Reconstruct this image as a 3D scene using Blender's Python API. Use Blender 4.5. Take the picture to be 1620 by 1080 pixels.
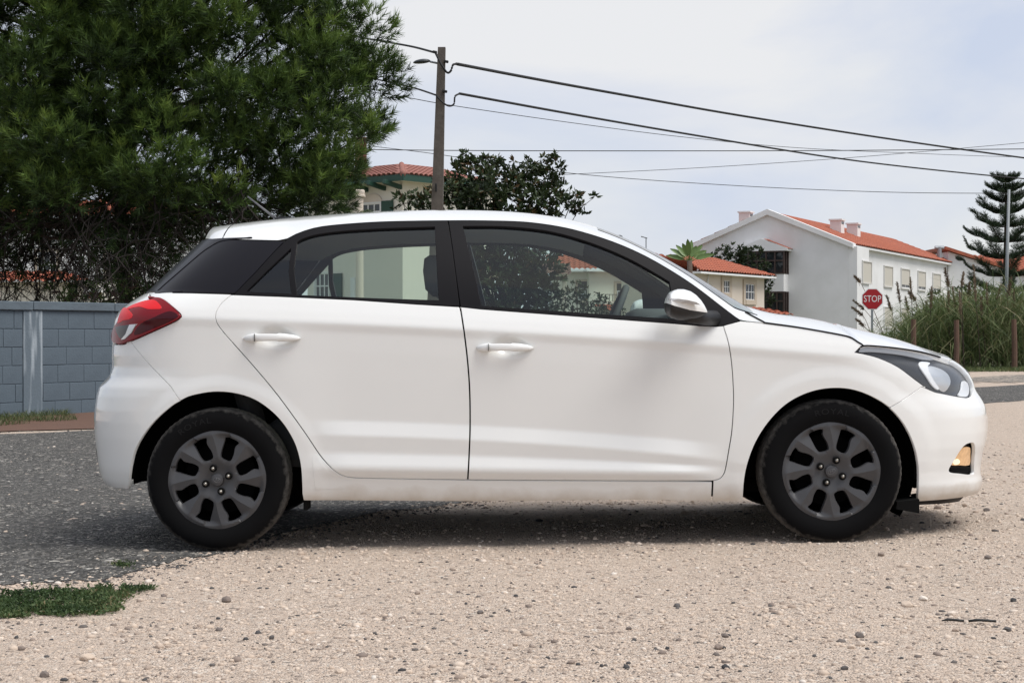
import bpy, bmesh, math, random
import numpy as np
from mathutils import Vector, Matrix
from mathutils.geometry import delaunay_2d_cdt
R = math.radians
random.seed(7); rng = np.random.default_rng(7)
for o in list(bpy.data.objects): bpy.data.objects.remove(o)
scene = bpy.context.scene
COL = scene.collection

# ------------------------------------------------------------------ camera
F, CX, CY, CAMY, CAMH = 2650.0, 810.0, 530.0, -7.83, 0.8875    # focal length and horizon measured on the photograph
cam = bpy.data.cameras.new('camera'); cam.sensor_width = 36; cam.lens = F/1620*36
cam.clip_start = 0.1; cam.clip_end = 4000
camo = bpy.data.objects.new('camera', cam); COL.objects.link(camo)
camo.location = (0, CAMY, CAMH); camo.rotation_euler = (R(90-0.216), 0, 0)
scene.camera = camo
# ------------------------------------------------------------------ sky, sun, exposure
SUN_EL, SUN_AZ = 60, 116            # high soft sun behind the photographer, to the right
w = bpy.data.worlds.new('World'); scene.world = w; w.use_nodes = True
nt = w.node_tree; N = nt.nodes; L = nt.links
bg = N['Background']; bg.inputs['Strength'].default_value = 0.1
sky = N.new('ShaderNodeTexSky'); sky.sky_type = 'NISHITA'; sky.sun_disc = False
sky.sun_elevation = R(SUN_EL); sky.sun_rotation = R(SUN_AZ)
tc = N.new('ShaderNodeTexCoord')
mp = N.new('ShaderNodeMapping'); mp.inputs['Scale'].default_value = (1.0, 1.0, 2.4)
no = N.new('ShaderNodeTexNoise'); no.inputs['Scale'].default_value = 1.5; no.inputs['Detail'].default_value = 5; no.inputs['Roughness'].default_value = 0.5
rp = N.new('ShaderNodeMapRange'); rp.inputs[1].default_value = 0.32; rp.inputs[2].default_value = 0.66; rp.inputs[3].default_value = 0.7; rp.inputs[4].default_value = 0.97
mx = N.new('ShaderNodeMix'); mx.data_type = 'RGBA'
# thin cloud deck: bright white billows, blue-grey gaps between them
n2 = N.new('ShaderNodeTexNoise'); n2.inputs['Scale'].default_value = 3.4; n2.inputs['Detail'].default_value = 6; n2.inputs['Roughness'].default_value = .55; n2.inputs['Distortion'].default_value = .4
r2 = N.new('ShaderNodeMapRange'); r2.inputs[1].default_value = .36; r2.inputs[2].default_value = .62
m2 = N.new('ShaderNodeMix'); m2.data_type = 'RGBA'; m2.inputs[6].default_value = (5.0, 5.5, 6.65, 1); m2.inputs[7].default_value = (6.7, 6.75, 6.9, 1)
L.new(mp.outputs[0], n2.inputs['Vector']); L.new(n2.outputs['Fac'], r2.inputs[0]); L.new(r2.outputs[0], m2.inputs[0]); L.new(m2.outputs[2], mx.inputs[7])
L.new(tc.outputs['Generated'], mp.inputs[0]); L.new(mp.outputs[0], no.inputs['Vector'])
L.new(no.outputs['Fac'], rp.inputs[0]); L.new(rp.outputs[0], mx.inputs[0])
L.new(sky.outputs[0], mx.inputs[6]); L.new(mx.outputs[2], bg.inputs['Color'])
sd = bpy.data.lights.new('sun', 'SUN'); sd.energy = 2.6; sd.angle = R(34); sd.color = (1, .965, .91)
so = bpy.data.objects.new('sun', sd); COL.objects.link(so)
az, el = R(SUN_AZ), R(SUN_EL)
sdir = Vector((math.sin(az)*math.cos(el), math.cos(az)*math.cos(el), math.sin(el)))
so.rotation_euler = (-sdir).to_track_quat('-Z', 'Y').to_euler(); so.location = (0, -20, 30)
vs = scene.view_settings; vs.view_transform = 'Standard'; vs.look = 'None'; vs.exposure = 0.33; vs.gamma = 1; vs.use_curve_mapping = False

# ------------------------------------------------------------------ helpers
def at(px, py, d):
    """a point seen at photo position px,py that stands d metres from the lens -> metres"""
    return Vector(((px-CX)/F*d, d+CAMY, CAMH+(CY-py)/F*d))
def smooth(a, b, x):
    t = np.clip((x-a)/(b-a), 0, 1); return t*t*(3-2*t)
def tag(o, label=None, cat=None, group=None, kind=None):
    if label: o['label'] = label
    if cat: o['category'] = cat
    if group: o['group'] = group
    if kind: o['kind'] = kind
    return o
def empty(name, loc=(0, 0, 0), rz=0, parent=None):
    o = bpy.data.objects.new(name, None); COL.objects.link(o); o.location = loc; o.rotation_euler = (0, 0, rz)
    o.empty_display_size = .1
    if parent: o.parent = parent
    return o
def newmesh(name, verts, faces, mat, smooth_=True, normals=None):
    me = bpy.data.meshes.new(name)
    verts = np.asarray(verts, dtype=np.float32).reshape(-1, 3)
    if isinstance(faces, np.ndarray):
        nf, k = faces.shape
        me.vertices.add(len(verts)); me.vertices.foreach_set('co', verts.ravel())
        me.loops.add(nf*k); me.loops.foreach_set('vertex_index', faces.astype(np.int32).ravel())
        me.polygons.add(nf); me.polygons.foreach_set('loop_start', np.arange(0, nf*k, k, dtype=np.int32))
        me.update(calc_edges=True); me.validate()
    else:
        me.from_pydata([tuple(map(float, v)) for v in verts], [], [tuple(int(i) for i in f) for f in faces]); me.update()
    for m in (mat if isinstance(mat, (list, tuple)) else [mat]): me.materials.append(m)
    if smooth_: me.polygons.foreach_set('use_smooth', [True]*len(me.polygons))
    if normals is not None: me.normals_split_custom_set_from_vertices([tuple(map(float, n)) for n in normals])
    return me
def link(name, me, parent=None, loc=None, rot=None, scale=None):
    o = bpy.data.objects.new(name, me); COL.objects.link(o)
    if parent: o.parent = parent
    if loc is not None: o.location = loc
    if rot is not None: o.rotation_euler = rot
    if scale is not None: o.scale = scale
    return o
def obj(name, verts, faces, mat, parent=None, smooth_=True, normals=None):
    return link(name, newmesh(name, verts, faces, mat, smooth_, normals), parent)
class MB:
    """collects simple shapes, then builds ONE mesh object"""
    def __init__(s): s.v = []; s.f = []
    def add(s, v, f):
        o = len(s.v); s.v += [tuple(p) for p in v]; s.f += [tuple(i+o for i in q) for q in f]; return s
    def box(s, c, d, bev=0, rz=0, m=None):
        x, y, z = [k/2 for k in d]; b = min(bev, x*.9, y*.9, z*.9)
        if b <= 0:
            v = [(i*x, j*y, k*z) for k in (-1, 1) for j in (-1, 1) for i in (-1, 1)]
            f = [(0, 2, 3, 1), (4, 5, 7, 6), (0, 1, 5, 4), (2, 6, 7, 3), (0, 4, 6, 2), (1, 3, 7, 5)]
        else:
            bm = bmesh.new(); bmesh.ops.create_cube(bm, size=1)
            for q in bm.verts: q.co = Vector((q.co.x*2*x, q.co.y*2*y, q.co.z*2*z))
            bmesh.ops.bevel(bm, geom=bm.edges[:], offset=b, segments=2, affect='EDGES', profile=.5)
            bm.verts.index_update(); v = [tuple(q.co) for q in bm.verts]; f = [[q.index for q in fc.verts] for fc in bm.faces]; bm.free()
        M = (m or Matrix.Translation(Vector(c)) @ Matrix.Rotation(rz, 4, 'Z'))
        return s.add([M @ Vector(p) for p in v], f)
    def tube(s, pts, rad, n=8, cap=True):
        pts = [Vector(p) for p in pts]; m = len(pts)
        rad = list(rad) if hasattr(rad, '__len__') else [rad]*m
        v = []; f = []
        up = Vector((0, 0, 1)); 
        for i, p in enumerate(pts):
            t = (pts[min(i+1, m-1)]-pts[max(i-1, 0)]).normalized()
            a = t.cross(up if abs(t.z) < .95 else Vector((1, 0, 0))).normalized(); b = t.cross(a)
            for k in range(n):
                q = 2*math.pi*k/n; v.append(p+(a*math.cos(q)+b*math.sin(q))*rad[i])
        for i in range(m-1):
            for k in range(n):
                k2 = (k+1) % n; f.append((i*n+k, i*n+k2, (i+1)*n+k2, (i+1)*n+k))
        if cap: f += [tuple(range(n-1, -1, -1)), tuple((m-1)*n+k for k in range(n))]
        return s.add(v, f)
    def prism(s, poly, d0, d1, M):
        """flat outline (u,v) extruded from w=d0 to w=d1, placed by matrix M"""
        n = len(poly); v = [M @ Vector((a, b, d0)) for a, b in poly]+[M @ Vector((a, b, d1)) for a, b in poly]
        f = [tuple(range(n-1, -1, -1)), tuple(range(n, 2*n))]+[(i, (i+1) % n, n+(i+1) % n, n+i) for i in range(n)]
        return s.add(v, f)
    def build(s, name, mat, parent=None, smooth_=False):
        me = newmesh(name, s.v, s.f, mat, smooth_)
        if smooth_ == 'auto':
            me.polygons.foreach_set('use_smooth', [True]*len(me.polygons)); me.set_sharp_from_angle(angle=R(35))
        return link(name, me, parent)

# ------------------------------------------------------------------ materials
def mat(name, col, rough=.6, metal=0, spec=.5, coat=0, bump=None, vary=None, dirt=None, emis=None):
    """col: base colour; vary=(scale, amount, second colour) mottles it; bump=(scale, strength, distance)"""
    m = bpy.data.materials.new(name); m.use_nodes = True
    nt = m.node_tree; N = nt.nodes; L = nt.links; p = N['Principled BSDF']
    p.inputs['Base Color'].default_value = (*col, 1); p.inputs['Roughness'].default_value = rough
    p.inputs['Metallic'].default_value = metal; p.inputs['Specular IOR Level'].default_value = spec
    p.inputs['Coat Weight'].default_value = coat; p.inputs['Coat Roughness'].default_value = .04
    tc = N.new('ShaderNodeTexCoord')
    out = None
    if vary:
        n = N.new('ShaderNodeTexNoise'); n.inputs['Scale'].default_value = vary[0]; n.inputs['Detail'].default_value = 6; n.inputs['Roughness'].default_value = .6
        L.new(tc.outputs['Object'], n.inputs['Vector'])
        r = N.new('ShaderNodeMapRange'); r.inputs[1].default_value = .35; r.inputs[2].default_value = .68; r.inputs[4].default_value = vary[1]
        L.new(n.outputs['Fac'], r.inputs[0])
        x = N.new('ShaderNodeMix'); x.data_type = 'RGBA'; x.inputs[6].default_value = (*col, 1); x.inputs[7].default_value = (*vary[2], 1)
        L.new(r.outputs[0], x.inputs[0]); L.new(x.outputs[2], p.inputs['Base Color']); out = x.outputs[2]
    if bump:
        n = N.new('ShaderNodeTexNoise'); n.inputs['Scale'].default_value = bump[0]; n.inputs['Detail'].default_value = 5
        L.new(tc.outputs['Object'], n.inputs['Vector'])
        b = N.new('ShaderNodeBump'); b.inputs['Strength'].default_value = bump[1]; b.inputs['Distance'].default_value = bump[2]
        L.new(n.outputs['Fac'], b.inputs['Height']); L.new(b.outputs[0], p.inputs['Normal'])
    if emis:
        p.inputs['Emission Color'].default_value = (*emis[:3], 1); p.inputs['Emission Strength'].default_value = emis[3]
    m['base_out'] = 1 if out else 0
    return m
def glass(name, tint, rough=0.0, fac_scale=1.0, ior=1.5):
    """thin pane: tinted see-through plus a mirror reflection that grows at grazing angles"""
    m = bpy.data.materials.new(name); m.use_nodes = True
    nt = m.node_tree; N = nt.nodes; L = nt.links; N.remove(N['Principled BSDF'])
    t = N.new('ShaderNodeBsdfTransparent'); t.inputs[0].default_value = (*tint, 1)
    g = N.new('ShaderNodeBsdfGlossy'); g.inputs['Roughness'].default_value = rough
    fr = N.new('ShaderNodeFresnel'); ge = N.new('ShaderNodeNewGeometry'); mi = N.new('ShaderNodeMapRange'); mi.inputs[3].default_value = ior; mi.inputs[4].default_value = 1/ior
    L.new(ge.outputs['Backfacing'], mi.inputs[0]); L.new(mi.outputs[0], fr.inputs[0])      # a pane reflects alike from both sides
    mu = N.new('ShaderNodeMath'); mu.operation = 'MULTIPLY'; mu.inputs[1].default_value = fac_scale; L.new(fr.outputs[0], mu.inputs[0])
    x = N.new('ShaderNodeMixShader'); L.new(mu.outputs[0], x.inputs[0]); L.new(t.outputs[0], x.inputs[1]); L.new(g.outputs[0], x.inputs[2])
    L.new(x.outputs[0], N['Material Output'].inputs[0])
    return m
# ---- outline helpers
def cr(pts, n=5, closed=False):
    """smooth curve through points"""
    P = [np.array(p, float) for p in pts]; m = len(P); out = []
    for i in range(m if closed else m-1):
        p0, p1, p2, p3 = (P[(i-1) % m] if closed or i else 2*P[0]-P[1]), P[i], P[(i+1) % m], (P[(i+2) % m] if closed or i < m-2 else 2*P[-1]-P[-2])
        for k in range(n):
            t = k/n; out.append(tuple(.5*((2*p1)+(-p0+p2)*t+(2*p0-5*p1+4*p2-p3)*t*t+(-p0+3*p1-3*p2+p3)*t**3)))
    if not closed: out.append(tuple(P[-1]))
    return out
def inside(P, X, Y):
    P = np.asarray(P); r = np.zeros(X.shape, bool); j = len(P)-1
    for i in range(len(P)):
        xi, yi = P[i]; xj, yj = P[j]
        c = ((yi > Y) != (yj > Y)) & (X < (xj-xi)*(Y-yi)/((yj-yi) or 1e-12)+xi); r ^= c; j = i
    return r
def edge_dist(P, X, Y):
    P = np.asarray(P); d = np.full(X.shape, 1e9)
    for i in range(len(P)):
        a, b = P[i-1], P[i]; ab = b-a; L2 = ab@ab
        if L2 < 1e-14: continue
        t = np.clip(((X-a[0])*ab[0]+(Y-a[1])*ab[1])/L2, 0, 1); d = np.minimum(d, np.hypot(X-a[0]-t*ab[0], Y-a[1]-t*ab[1]))
    return d
# ================================================================== THE PLACE
def lattice(seed, n=64): return np.random.default_rng(seed).random((n, n))
_L = {k: lattice(k) for k in range(8)}
def vnoise(x, y, k=0):
    x = np.asarray(x, float); y = np.asarray(y, float); xi = np.floor(x).astype(int); yi = np.floor(y).astype(int); fx = x-xi; fy = y-yi
    fx = fx*fx*(3-2*fx); fy = fy*fy*(3-2*fy); A = _L[k]; g = lambda a, b: A[a % 64, b % 64]
    return (g(xi, yi)*(1-fx)+g(xi+1, yi)*fx)*(1-fy)+(g(xi, yi+1)*(1-fx)+g(xi+1, yi+1)*fx)*fy
def gz(x, y):
    """ground height: the car stands on a slight cross-slope, wheel ruts and small heaps around it"""
    x = np.asarray(x, float); y = np.asarray(y, float)
    f = 1-smooth(3.0, 13.0, np.hypot(x*.8, y)); near = 1-smooth(6, 16, np.hypot(x, y))
    t = np.minimum(np.hypot(x-XR_, (y+.75)*1.0), np.hypot(x-XF_, (y+.75))); flat = smooth(.12, .4, t)
    n = (vnoise(x*1.3+9, y*1.3+4, 1)-.5)*.02+(vnoise(x*5, y*5, 2)-.5)*.012+(vnoise(x*14, y*14, 3)-.5)*.006
    return .0156*(x-.05)*f+n*near*flat
XR_, XF_ = (343-CX)/F*7.0, (1316-CX)/F*7.0

# ---- materials of the ground
def ground_mat(name, cols, stone_scale, dark, bump_d, patch=None):
    """small stones of several colours: every cell of a fine Voronoi pattern is one grain"""
    m = bpy.data.materials.new(name); m.use_nodes = True; nt = m.node_tree; N = nt.nodes; L = nt.links; p = N['Principled BSDF']
    p.inputs['Roughness'].default_value = .92; p.inputs['Specular IOR Level'].default_value = .25
    tc = N.new('ShaderNodeTexCoord'); ds = N.new('ShaderNodeTexNoise'); ds.inputs['Scale'].default_value = 30; L.new(tc.outputs['Object'], ds.inputs['Vector'])
    ad = N.new('ShaderNodeMix'); ad.data_type = 'VECTOR'; ad.inputs[0].default_value = .012; L.new(tc.outputs['Object'], ad.inputs[4]); L.new(ds.outputs['Color'], ad.inputs[5])
    col = None; hs = []
    for k, sc in enumerate((stone_scale, stone_scale*2.6)):
        v = N.new('ShaderNodeTexVoronoi'); v.inputs['Scale'].default_value = sc; L.new(ad.outputs[1], v.inputs['Vector'])
        sep = N.new('ShaderNodeSeparateColor'); L.new(v.outputs['Color'], sep.inputs[0])
        r = N.new('ShaderNodeValToRGB'); r.color_ramp.interpolation = 'LINEAR'
        el = r.color_ramp.elements
        for i, (pos, c) in enumerate(cols):
            e = el[i] if i < 2 else el.new(pos); e.position = pos; e.color = (*c, 1)
        L.new(sep.outputs[0], r.inputs[0])
        hs.append((v, sep))
        if col is None: col = r.outputs[0]
        else:
            gt = N.new('ShaderNodeMath'); gt.operation = 'GREATER_THAN'; gt.inputs[1].default_value = .72; L.new(hs[0][1].outputs[1], gt.inputs[0])
            x = N.new('ShaderNodeMix'); x.data_type = 'RGBA'; L.new(gt.outputs[0], x.inputs[0]); L.new(r.outputs[0], x.inputs[6]); L.new(col, x.inputs[7]); col = x.outputs[2]
    n = N.new('ShaderNodeTexNoise'); n.inputs['Scale'].default_value = .9; n.inputs['Detail'].default_value = 8; n.inputs['Roughness'].default_value = .65; L.new(tc.outputs['Object'], n.inputs['Vector'])
    r = N.new('ShaderNodeMapRange'); r.inputs[1].default_value = .38; r.inputs[2].default_value = .68; r.inputs[4].default_value = .45; L.new(n.outputs['Fac'], r.inputs[0])
    x = N.new('ShaderNodeMix'); x.data_type = 'RGBA'; x.blend_type = 'MIX'; L.new(r.outputs[0], x.inputs[0]); L.new(col, x.inputs[6]); x.inputs[7].default_value = (*dark, 1); col = x.outputs[2]
    L.new(col, p.inputs['Base Color'])
    mm = N.new('ShaderNodeMath'); mm.operation = 'ADD'; L.new(hs[0][0].outputs['Distance'], mm.inputs[0]); L.new(hs[1][0].outputs['Distance'], mm.inputs[1])
    b = N.new('ShaderNodeBump'); b.invert = True; b.inputs['Strength'].default_value = .8; b.inputs['Distance'].default_value = bump_d; L.new(mm.outputs[0], b.inputs['Height']); L.new(b.outputs[0], p.inputs['Normal'])
    return m
BEIGE = (.50, .41, .325)
M_ground = ground_mat('beige_gravel', [(0, (.15, .13, .115)), (.07, (.30, .24, .20)), (.17, (.47, .375, .30)), (.55, (.585, .47, .38)), (.85, (.635, .525, .435)), (1, (.68, .61, .53))], 56, (.585, .475, .385), .013)
M_road = ground_mat('worn_asphalt', [(0, (.03, .03, .029)), (.4, (.068, .066, .062)), (.72, (.13, .126, .12)), (.90, (.20, .193, .18)), (.94, (.42, .38, .33)), (1, (.6, .57, .52))], 40, (.095, .091, .086), .016)
M_litter = mat('pine_litter', (.13, .070, .047), .95, vary=(6, .7, (.10, .055, .04)), bump=(60, .6, .02))
M_field = mat('dry_field', (.16, .15, .09), .95, vary=(.8, .7, (.09, .11, .05)), bump=(20, .6, .05))

def grow(a, b, step, far, k=1.18):
    inner = list(np.arange(a, b, step)); o = []; s = step; x = b
    while x < far: o.append(x); s *= k; x += s
    return inner, o
ix, ox = grow(-3.2, 3.2, .035, 900); iy, oy = grow(-4.6, 1.0, .035, 1800)
gx_ = np.array([-3.2-(v-3.2)-.03 for v in ox[::-1]]+ix+ox); gy_ = np.array([-60, -30, -15, -9, -6, -5]+iy+oy)
X, Y = np.meshgrid(gx_, gy_); Z = gz(X, Y); ny_, nx_ = X.shape
def gzi(x, y):
    """height of the ground sheet itself (between its vertices)"""
    i = np.clip(np.searchsorted(gx_, x)-1, 0, nx_-2); j = np.clip(np.searchsorted(gy_, y)-1, 0, ny_-2); u = np.clip((x-gx_[i])/(gx_[i+1]-gx_[i]), 0, 1); v = np.clip((y-gy_[j])/(gy_[j+1]-gy_[j]), 0, 1)
    return (Z[j, i]*(1-u)+Z[j, i+1]*u)*(1-v)+(Z[j+1, i]*(1-u)+Z[j+1, i+1]*u)*v
I = np.arange(ny_*nx_).reshape(ny_, nx_); FA = np.stack([I[:-1, :-1], I[:-1, 1:], I[1:, 1:], I[1:, :-1]], -1).reshape(-1, 4)
g = obj('ground', np.stack([X, Y, Z], -1).reshape(-1, 3), FA, M_ground); tag(g, kind='structure')
def sheet(name, near, far, m, dz, nu=160, nv=24, jit=.05):
    """a strip of ground between two edges given as plan points (x, y), laid just above the ground"""
    A_, B_ = np.array(near, float), np.array(far, float); x0_, x1_ = max(A_[0, 0], B_[0, 0]), min(A_[-1, 0], B_[-1, 0])
    q = np.linspace(x0_, x1_, 6000); yy = np.interp(q, A_[:, 0], A_[:, 1]); wt = np.hypot(1, np.gradient(yy, q))/(.04+.04*np.maximum(0, np.hypot(q, yy-CAMY)-5.5)); cw = np.cumsum(wt); xs_ = np.interp(np.linspace(0, 1, nu), (cw-cw[0])/(cw[-1]-cw[0]), q)
    A = np.stack([xs_, np.interp(xs_, A_[:, 0], A_[:, 1])], 1); B = np.stack([xs_, np.interp(xs_, B_[:, 0], B_[:, 1])], 1)
    A[:, 1] += (vnoise(xs_*9, np.zeros(nu), 4)-.5)*jit*3+(rng.random(nu)-.5)*jit; B[:, 1] += (vnoise(xs_*1.1, np.ones(nu)*7, 5)-.5)*jit*8
    V = np.array([A+(B-A)*(k/(nv-1))**1.6 for k in range(nv)]); x, y = V[..., 0], V[..., 1]; z = gzi(x, y)+dz
    I = np.arange(nu*nv).reshape(nv, nu); FA = np.stack([I[:-1, :-1], I[:-1, 1:], I[1:, 1:], I[1:, :-1]], -1).reshape(-1, 4)
    o = obj(name, np.stack([x, y, z], -1).reshape(-1, 3), FA, m); tag(o, kind='structure'); return o
c0 = CAMY
near = [(-30, -16+c0+8), (-8, 2.2+c0), (-3.2, 5.1+c0), (-1.89, 6.12+c0), (-1.5, 6.42+c0), (-1.25, 6.86+c0), (-1.0, 7.65+c0), (-.6, 8.5+c0), (0.2, 9.6+c0), (2.2, 13.4+c0), (5.9, 21.4+c0), (8, 24+c0), (12, 27.5+c0), (24, 38+c0), (60, 70+c0)]
far = [(-40, 2+c0), (-14, 9+c0), (-4.9, 15.6+c0), (-3.6, 16.4+c0), (-1, 18.5+c0), (3, 23+c0), (9.2, 30.2+c0), (14, 34.6+c0), (26, 46+c0), (70, 86+c0)]
sheet('road', near, far, M_road, .0035, nu=620, nv=64, jit=.07)
sheet('verge', [(-13, 9.9+c0), (-4.9, 15.75+c0), (-3.4, 16.6+c0), (-1, 18.8+c0), (2, 22.3+c0)], [(-13, 14+c0), (-6, 20+c0), (-4, 21+c0), (-1, 23+c0), (2, 27+c0)], M_litter, .010, nu=60, nv=12)
sheet('far_field', [(-40, 24+c0), (-4, 25+c0), (2, 30+c0), (12, 41.5+c0), (18, 42.5+c0), (80, 70+c0)], [(-200, 160+c0), (0, 170+c0), (20, 170+c0), (60, 170+c0), (120, 170+c0), (300, 200+c0)], M_field, .012, nu=60, nv=14)

M_bank = ground_mat('mixed_gravel', [(0, (.06, .058, .055)), (.4, (.14, .13, .12)), (.6, (.25, .22, .19)), (.85, (.45, .38, .30)), (1, (.6, .52, .43))], 9, (.17, .155, .14), .02)
sheet('gravel_bank', [(8, 31.2+c0), (11, 32.0+c0), (16, 36+c0), (30, 49+c0)], [(8, 34.5+c0), (11, 37.4+c0), (16, 39.4+c0), (30, 53+c0)], M_bank, .006, nu=260, nv=8, jit=.7)
# ---- loose stones: fine ones as stuff, the larger ones one by one
t_ = (1+5**.5)/2
ICO = np.array([(-1, t_, 0), (1, t_, 0), (-1, -t_, 0), (1, -t_, 0), (0, -1, t_), (0, 1, t_), (0, -1, -t_), (0, 1, -t_), (t_, 0, -1), (t_, 0, 1), (-t_, 0, -1), (-t_, 0, 1)])/1.902
ICF = np.array([(0, 11, 5), (0, 5, 1), (0, 1, 7), (0, 7, 10), (0, 10, 11), (1, 5, 9), (5, 11, 4), (11, 10, 2), (10, 7, 6), (7, 1, 8), (3, 9, 4), (3, 4, 2), (3, 2, 6), (3, 6, 8), (3, 8, 9), (4, 9, 5), (2, 4, 11), (6, 2, 10), (8, 6, 7), (9, 8, 1)])
M_peb = bpy.data.materials.new('pebbles'); M_peb.use_nodes = True
def tone_ramp(m, cols, rough=.85, transl=0):
    nt = m.node_tree; N = nt.nodes; L = nt.links; p = N['Principled BSDF']; p.inputs['Roughness'].default_value = rough; p.inputs['Specular IOR Level'].default_value = .3
    at_ = N.new('ShaderNodeAttribute'); at_.attribute_name = 'tone'; r = N.new('ShaderNodeValToRGB'); el = r.color_ramp.elements
    for i, (pos, c) in enumerate(cols):
        e = el[i] if i < 2 else el.new(pos); e.position = pos; e.color = (*c, 1)
    L.new(at_.outputs['Fac'], r.inputs[0]); L.new(r.outputs[0], p.inputs['Base Color'])
    if transl:
        t = N.new('ShaderNodeBsdfTranslucent'); L.new(r.outputs[0], t.inputs[0]); x = N.new('ShaderNodeMixShader'); x.inputs[0].default_value = transl
        L.new(p.outputs[0], x.inputs[1]); L.new(t.outputs[0], x.inputs[2]); L.new(x.outputs[0], N['Material Output'].inputs[0])
PEBC = [(0, (.03, .03, .033)), (.10, (.09, .086, .085)), (.25, (.22, .175, .15)), (.5, (.42, .33, .265)), (.75, (.57, .465, .375)), (.92, (.62, .53, .45)), (1, (.66, .61, .55))]
tone_ramp(M_peb, PEBC)
def set_tone(me, tone):
    a = me.attributes.new('tone', 'FLOAT', 'POINT'); a.data.foreach_set('value', np.asarray(tone, np.float32))
def pebbles(name, px, py, size, tone, m):
    n = len(px); rr = size[:, None, None]*(1+.35*(rng.random((n, 12, 1))-.5)); q = rng.random(n)*6.283; c, s_ = np.cos(q)[:, None], np.sin(q)[:, None]
    V = ICO[None]*rr*np.stack([rng.uniform(.8, 1.3, n), rng.uniform(.6, 1, n), rng.uniform(.45, .8, n)], 1)[:, None, :]
    x = V[..., 0]*c-V[..., 1]*s_; y = V[..., 0]*s_+V[..., 1]*c
    x = x+px[:, None]; y = y+py[:, None]; z = V[..., 2]+(gzi(px, py)+size*.05)[:, None]
    V = np.stack([x, y, z], -1).reshape(-1, 3); FA = (ICF[None]+12*np.arange(n)[:, None, None]).reshape(-1, 3)
    me = newmesh(name, V, FA, m, smooth_=False); set_tone(me, np.repeat(tone, 12)); o = link(name, me); return o
near_arr = np.array(near)
def road_edge(x): return np.interp(x, near_arr[:, 0], near_arr[:, 1])
n = 50000; d = 4.0+(rng.random(n)**1.6)*9; px = rng.uniform(-.40, .40, n)*d; py = d+CAMY
kp = rng.random(n) < .35+.9*np.clip(vnoise(px*2.2+3, py*3.0, 6)*1.3-.25, 0, 1); px, py, d = px[kp], py[kp], d[kp]; n = len(px)
ok = (py < road_edge(px)+np.abs(rng.normal(0, .22, n))) | (rng.random(n) < .05); px, py, d = px[ok], py[ok], d[ok]
sz = np.clip(rng.lognormal(math.log(.0043), .50, len(px)), .0026, .018)*(.75+.045*d)
tag(pebbles('gravel', px, py, sz, np.where(rng.random(len(px)) < .25, rng.uniform(.02, .45, len(px)), np.where(rng.random(len(px)) < .06, rng.uniform(.9, 1, len(px)), rng.normal(.72, .10, len(px)).clip(.4, .9))), M_peb), 'fine loose beige gravel with dark grains', 'gravel', kind='stuff')
n = 15000; d = 5.6+(rng.random(n)**1.6)*18; px = rng.uniform(-.42, .40, n)*d; py = d+CAMY
ok = (py > road_edge(px)-np.abs(rng.normal(0, .16, n))); px, py, d = px[ok], py[ok], d[ok]
tag(pebbles('road_chippings', px, py, np.clip(rng.lognormal(math.log(.0052), .4, len(px)), .003, .016)*(.7+.04*d), np.where(rng.random(len(px)) < .22, rng.uniform(.75, 1, len(px)), rng.uniform(0, .13, len(px))), M_peb), 'dark chippings and pale grit on the worn road', 'gravel', kind='stuff')
n = 7000; px = rng.uniform(-3.4, .6, n); py = road_edge(px)+rng.normal(0, .20, n)-.03; dk = rng.random(n) < .5
tag(pebbles('edge_grit', px, py, np.clip(rng.lognormal(math.log(.0047), .4, n), .003, .014), np.where(dk, rng.uniform(0, .14, n), rng.uniform(.35, .9, n)), M_peb), 'mixed dark and pale grit where road and gravel meet', 'gravel', kind='stuff')
STONES = [(137, 1037, 11, .7), (235, 907, 6, .95), (122, 960, 7, .95), (33, 1020, 7, .25), (358, 943, 8, .22), (252, 1020, 7, .6), (1359, 1015, 8.5, .17), (1394, 888, 5.5, .3), (1461, 957, 7.5, .97), (1506, 980, 8, .9), (1362, 1034, 7, .8), (1348, 1038, 6, .75), (1148, 1017, 6.5, .2), (1435, 967, 8, .7), (1604, 959, 6, .06), (1594, 1004, 7, .1), (1512, 1005, 6, .45), (1337, 1072, 6, .12), (1138, 1035, 8, .3), (1563, 894, 6, .2), (1526, 808, 5, .45), (1484, 815, 6, .3), (1561, 819, 5.5, .16), (262, 1008, 5, .8), (660, 938, 5, .35), (430, 1005, 6, .12), (612, 1018, 5, .85), (905, 1050, 6, .3), (760, 968, 5, .15), (995, 1000, 5, .2), (1240, 930, 4.5, .6), (535, 1060, 6, .7), (815, 1022, 6, .55), (70, 1062, 8, .2), (1060, 905, 4.5, .3)]
UNIQ = {6: 'largest grey stone on the gravel below the front wheel', 0: 'yellowish rounded stone in the bottom left of the gravel', 8: 'whitish stone on the gravel up and left of the black strip', 9: 'pale beige stone on the gravel just above the black strip', 14: 'small dark stone at the right edge of the gravel, above the black strip'}
SEEN = {}
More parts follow.
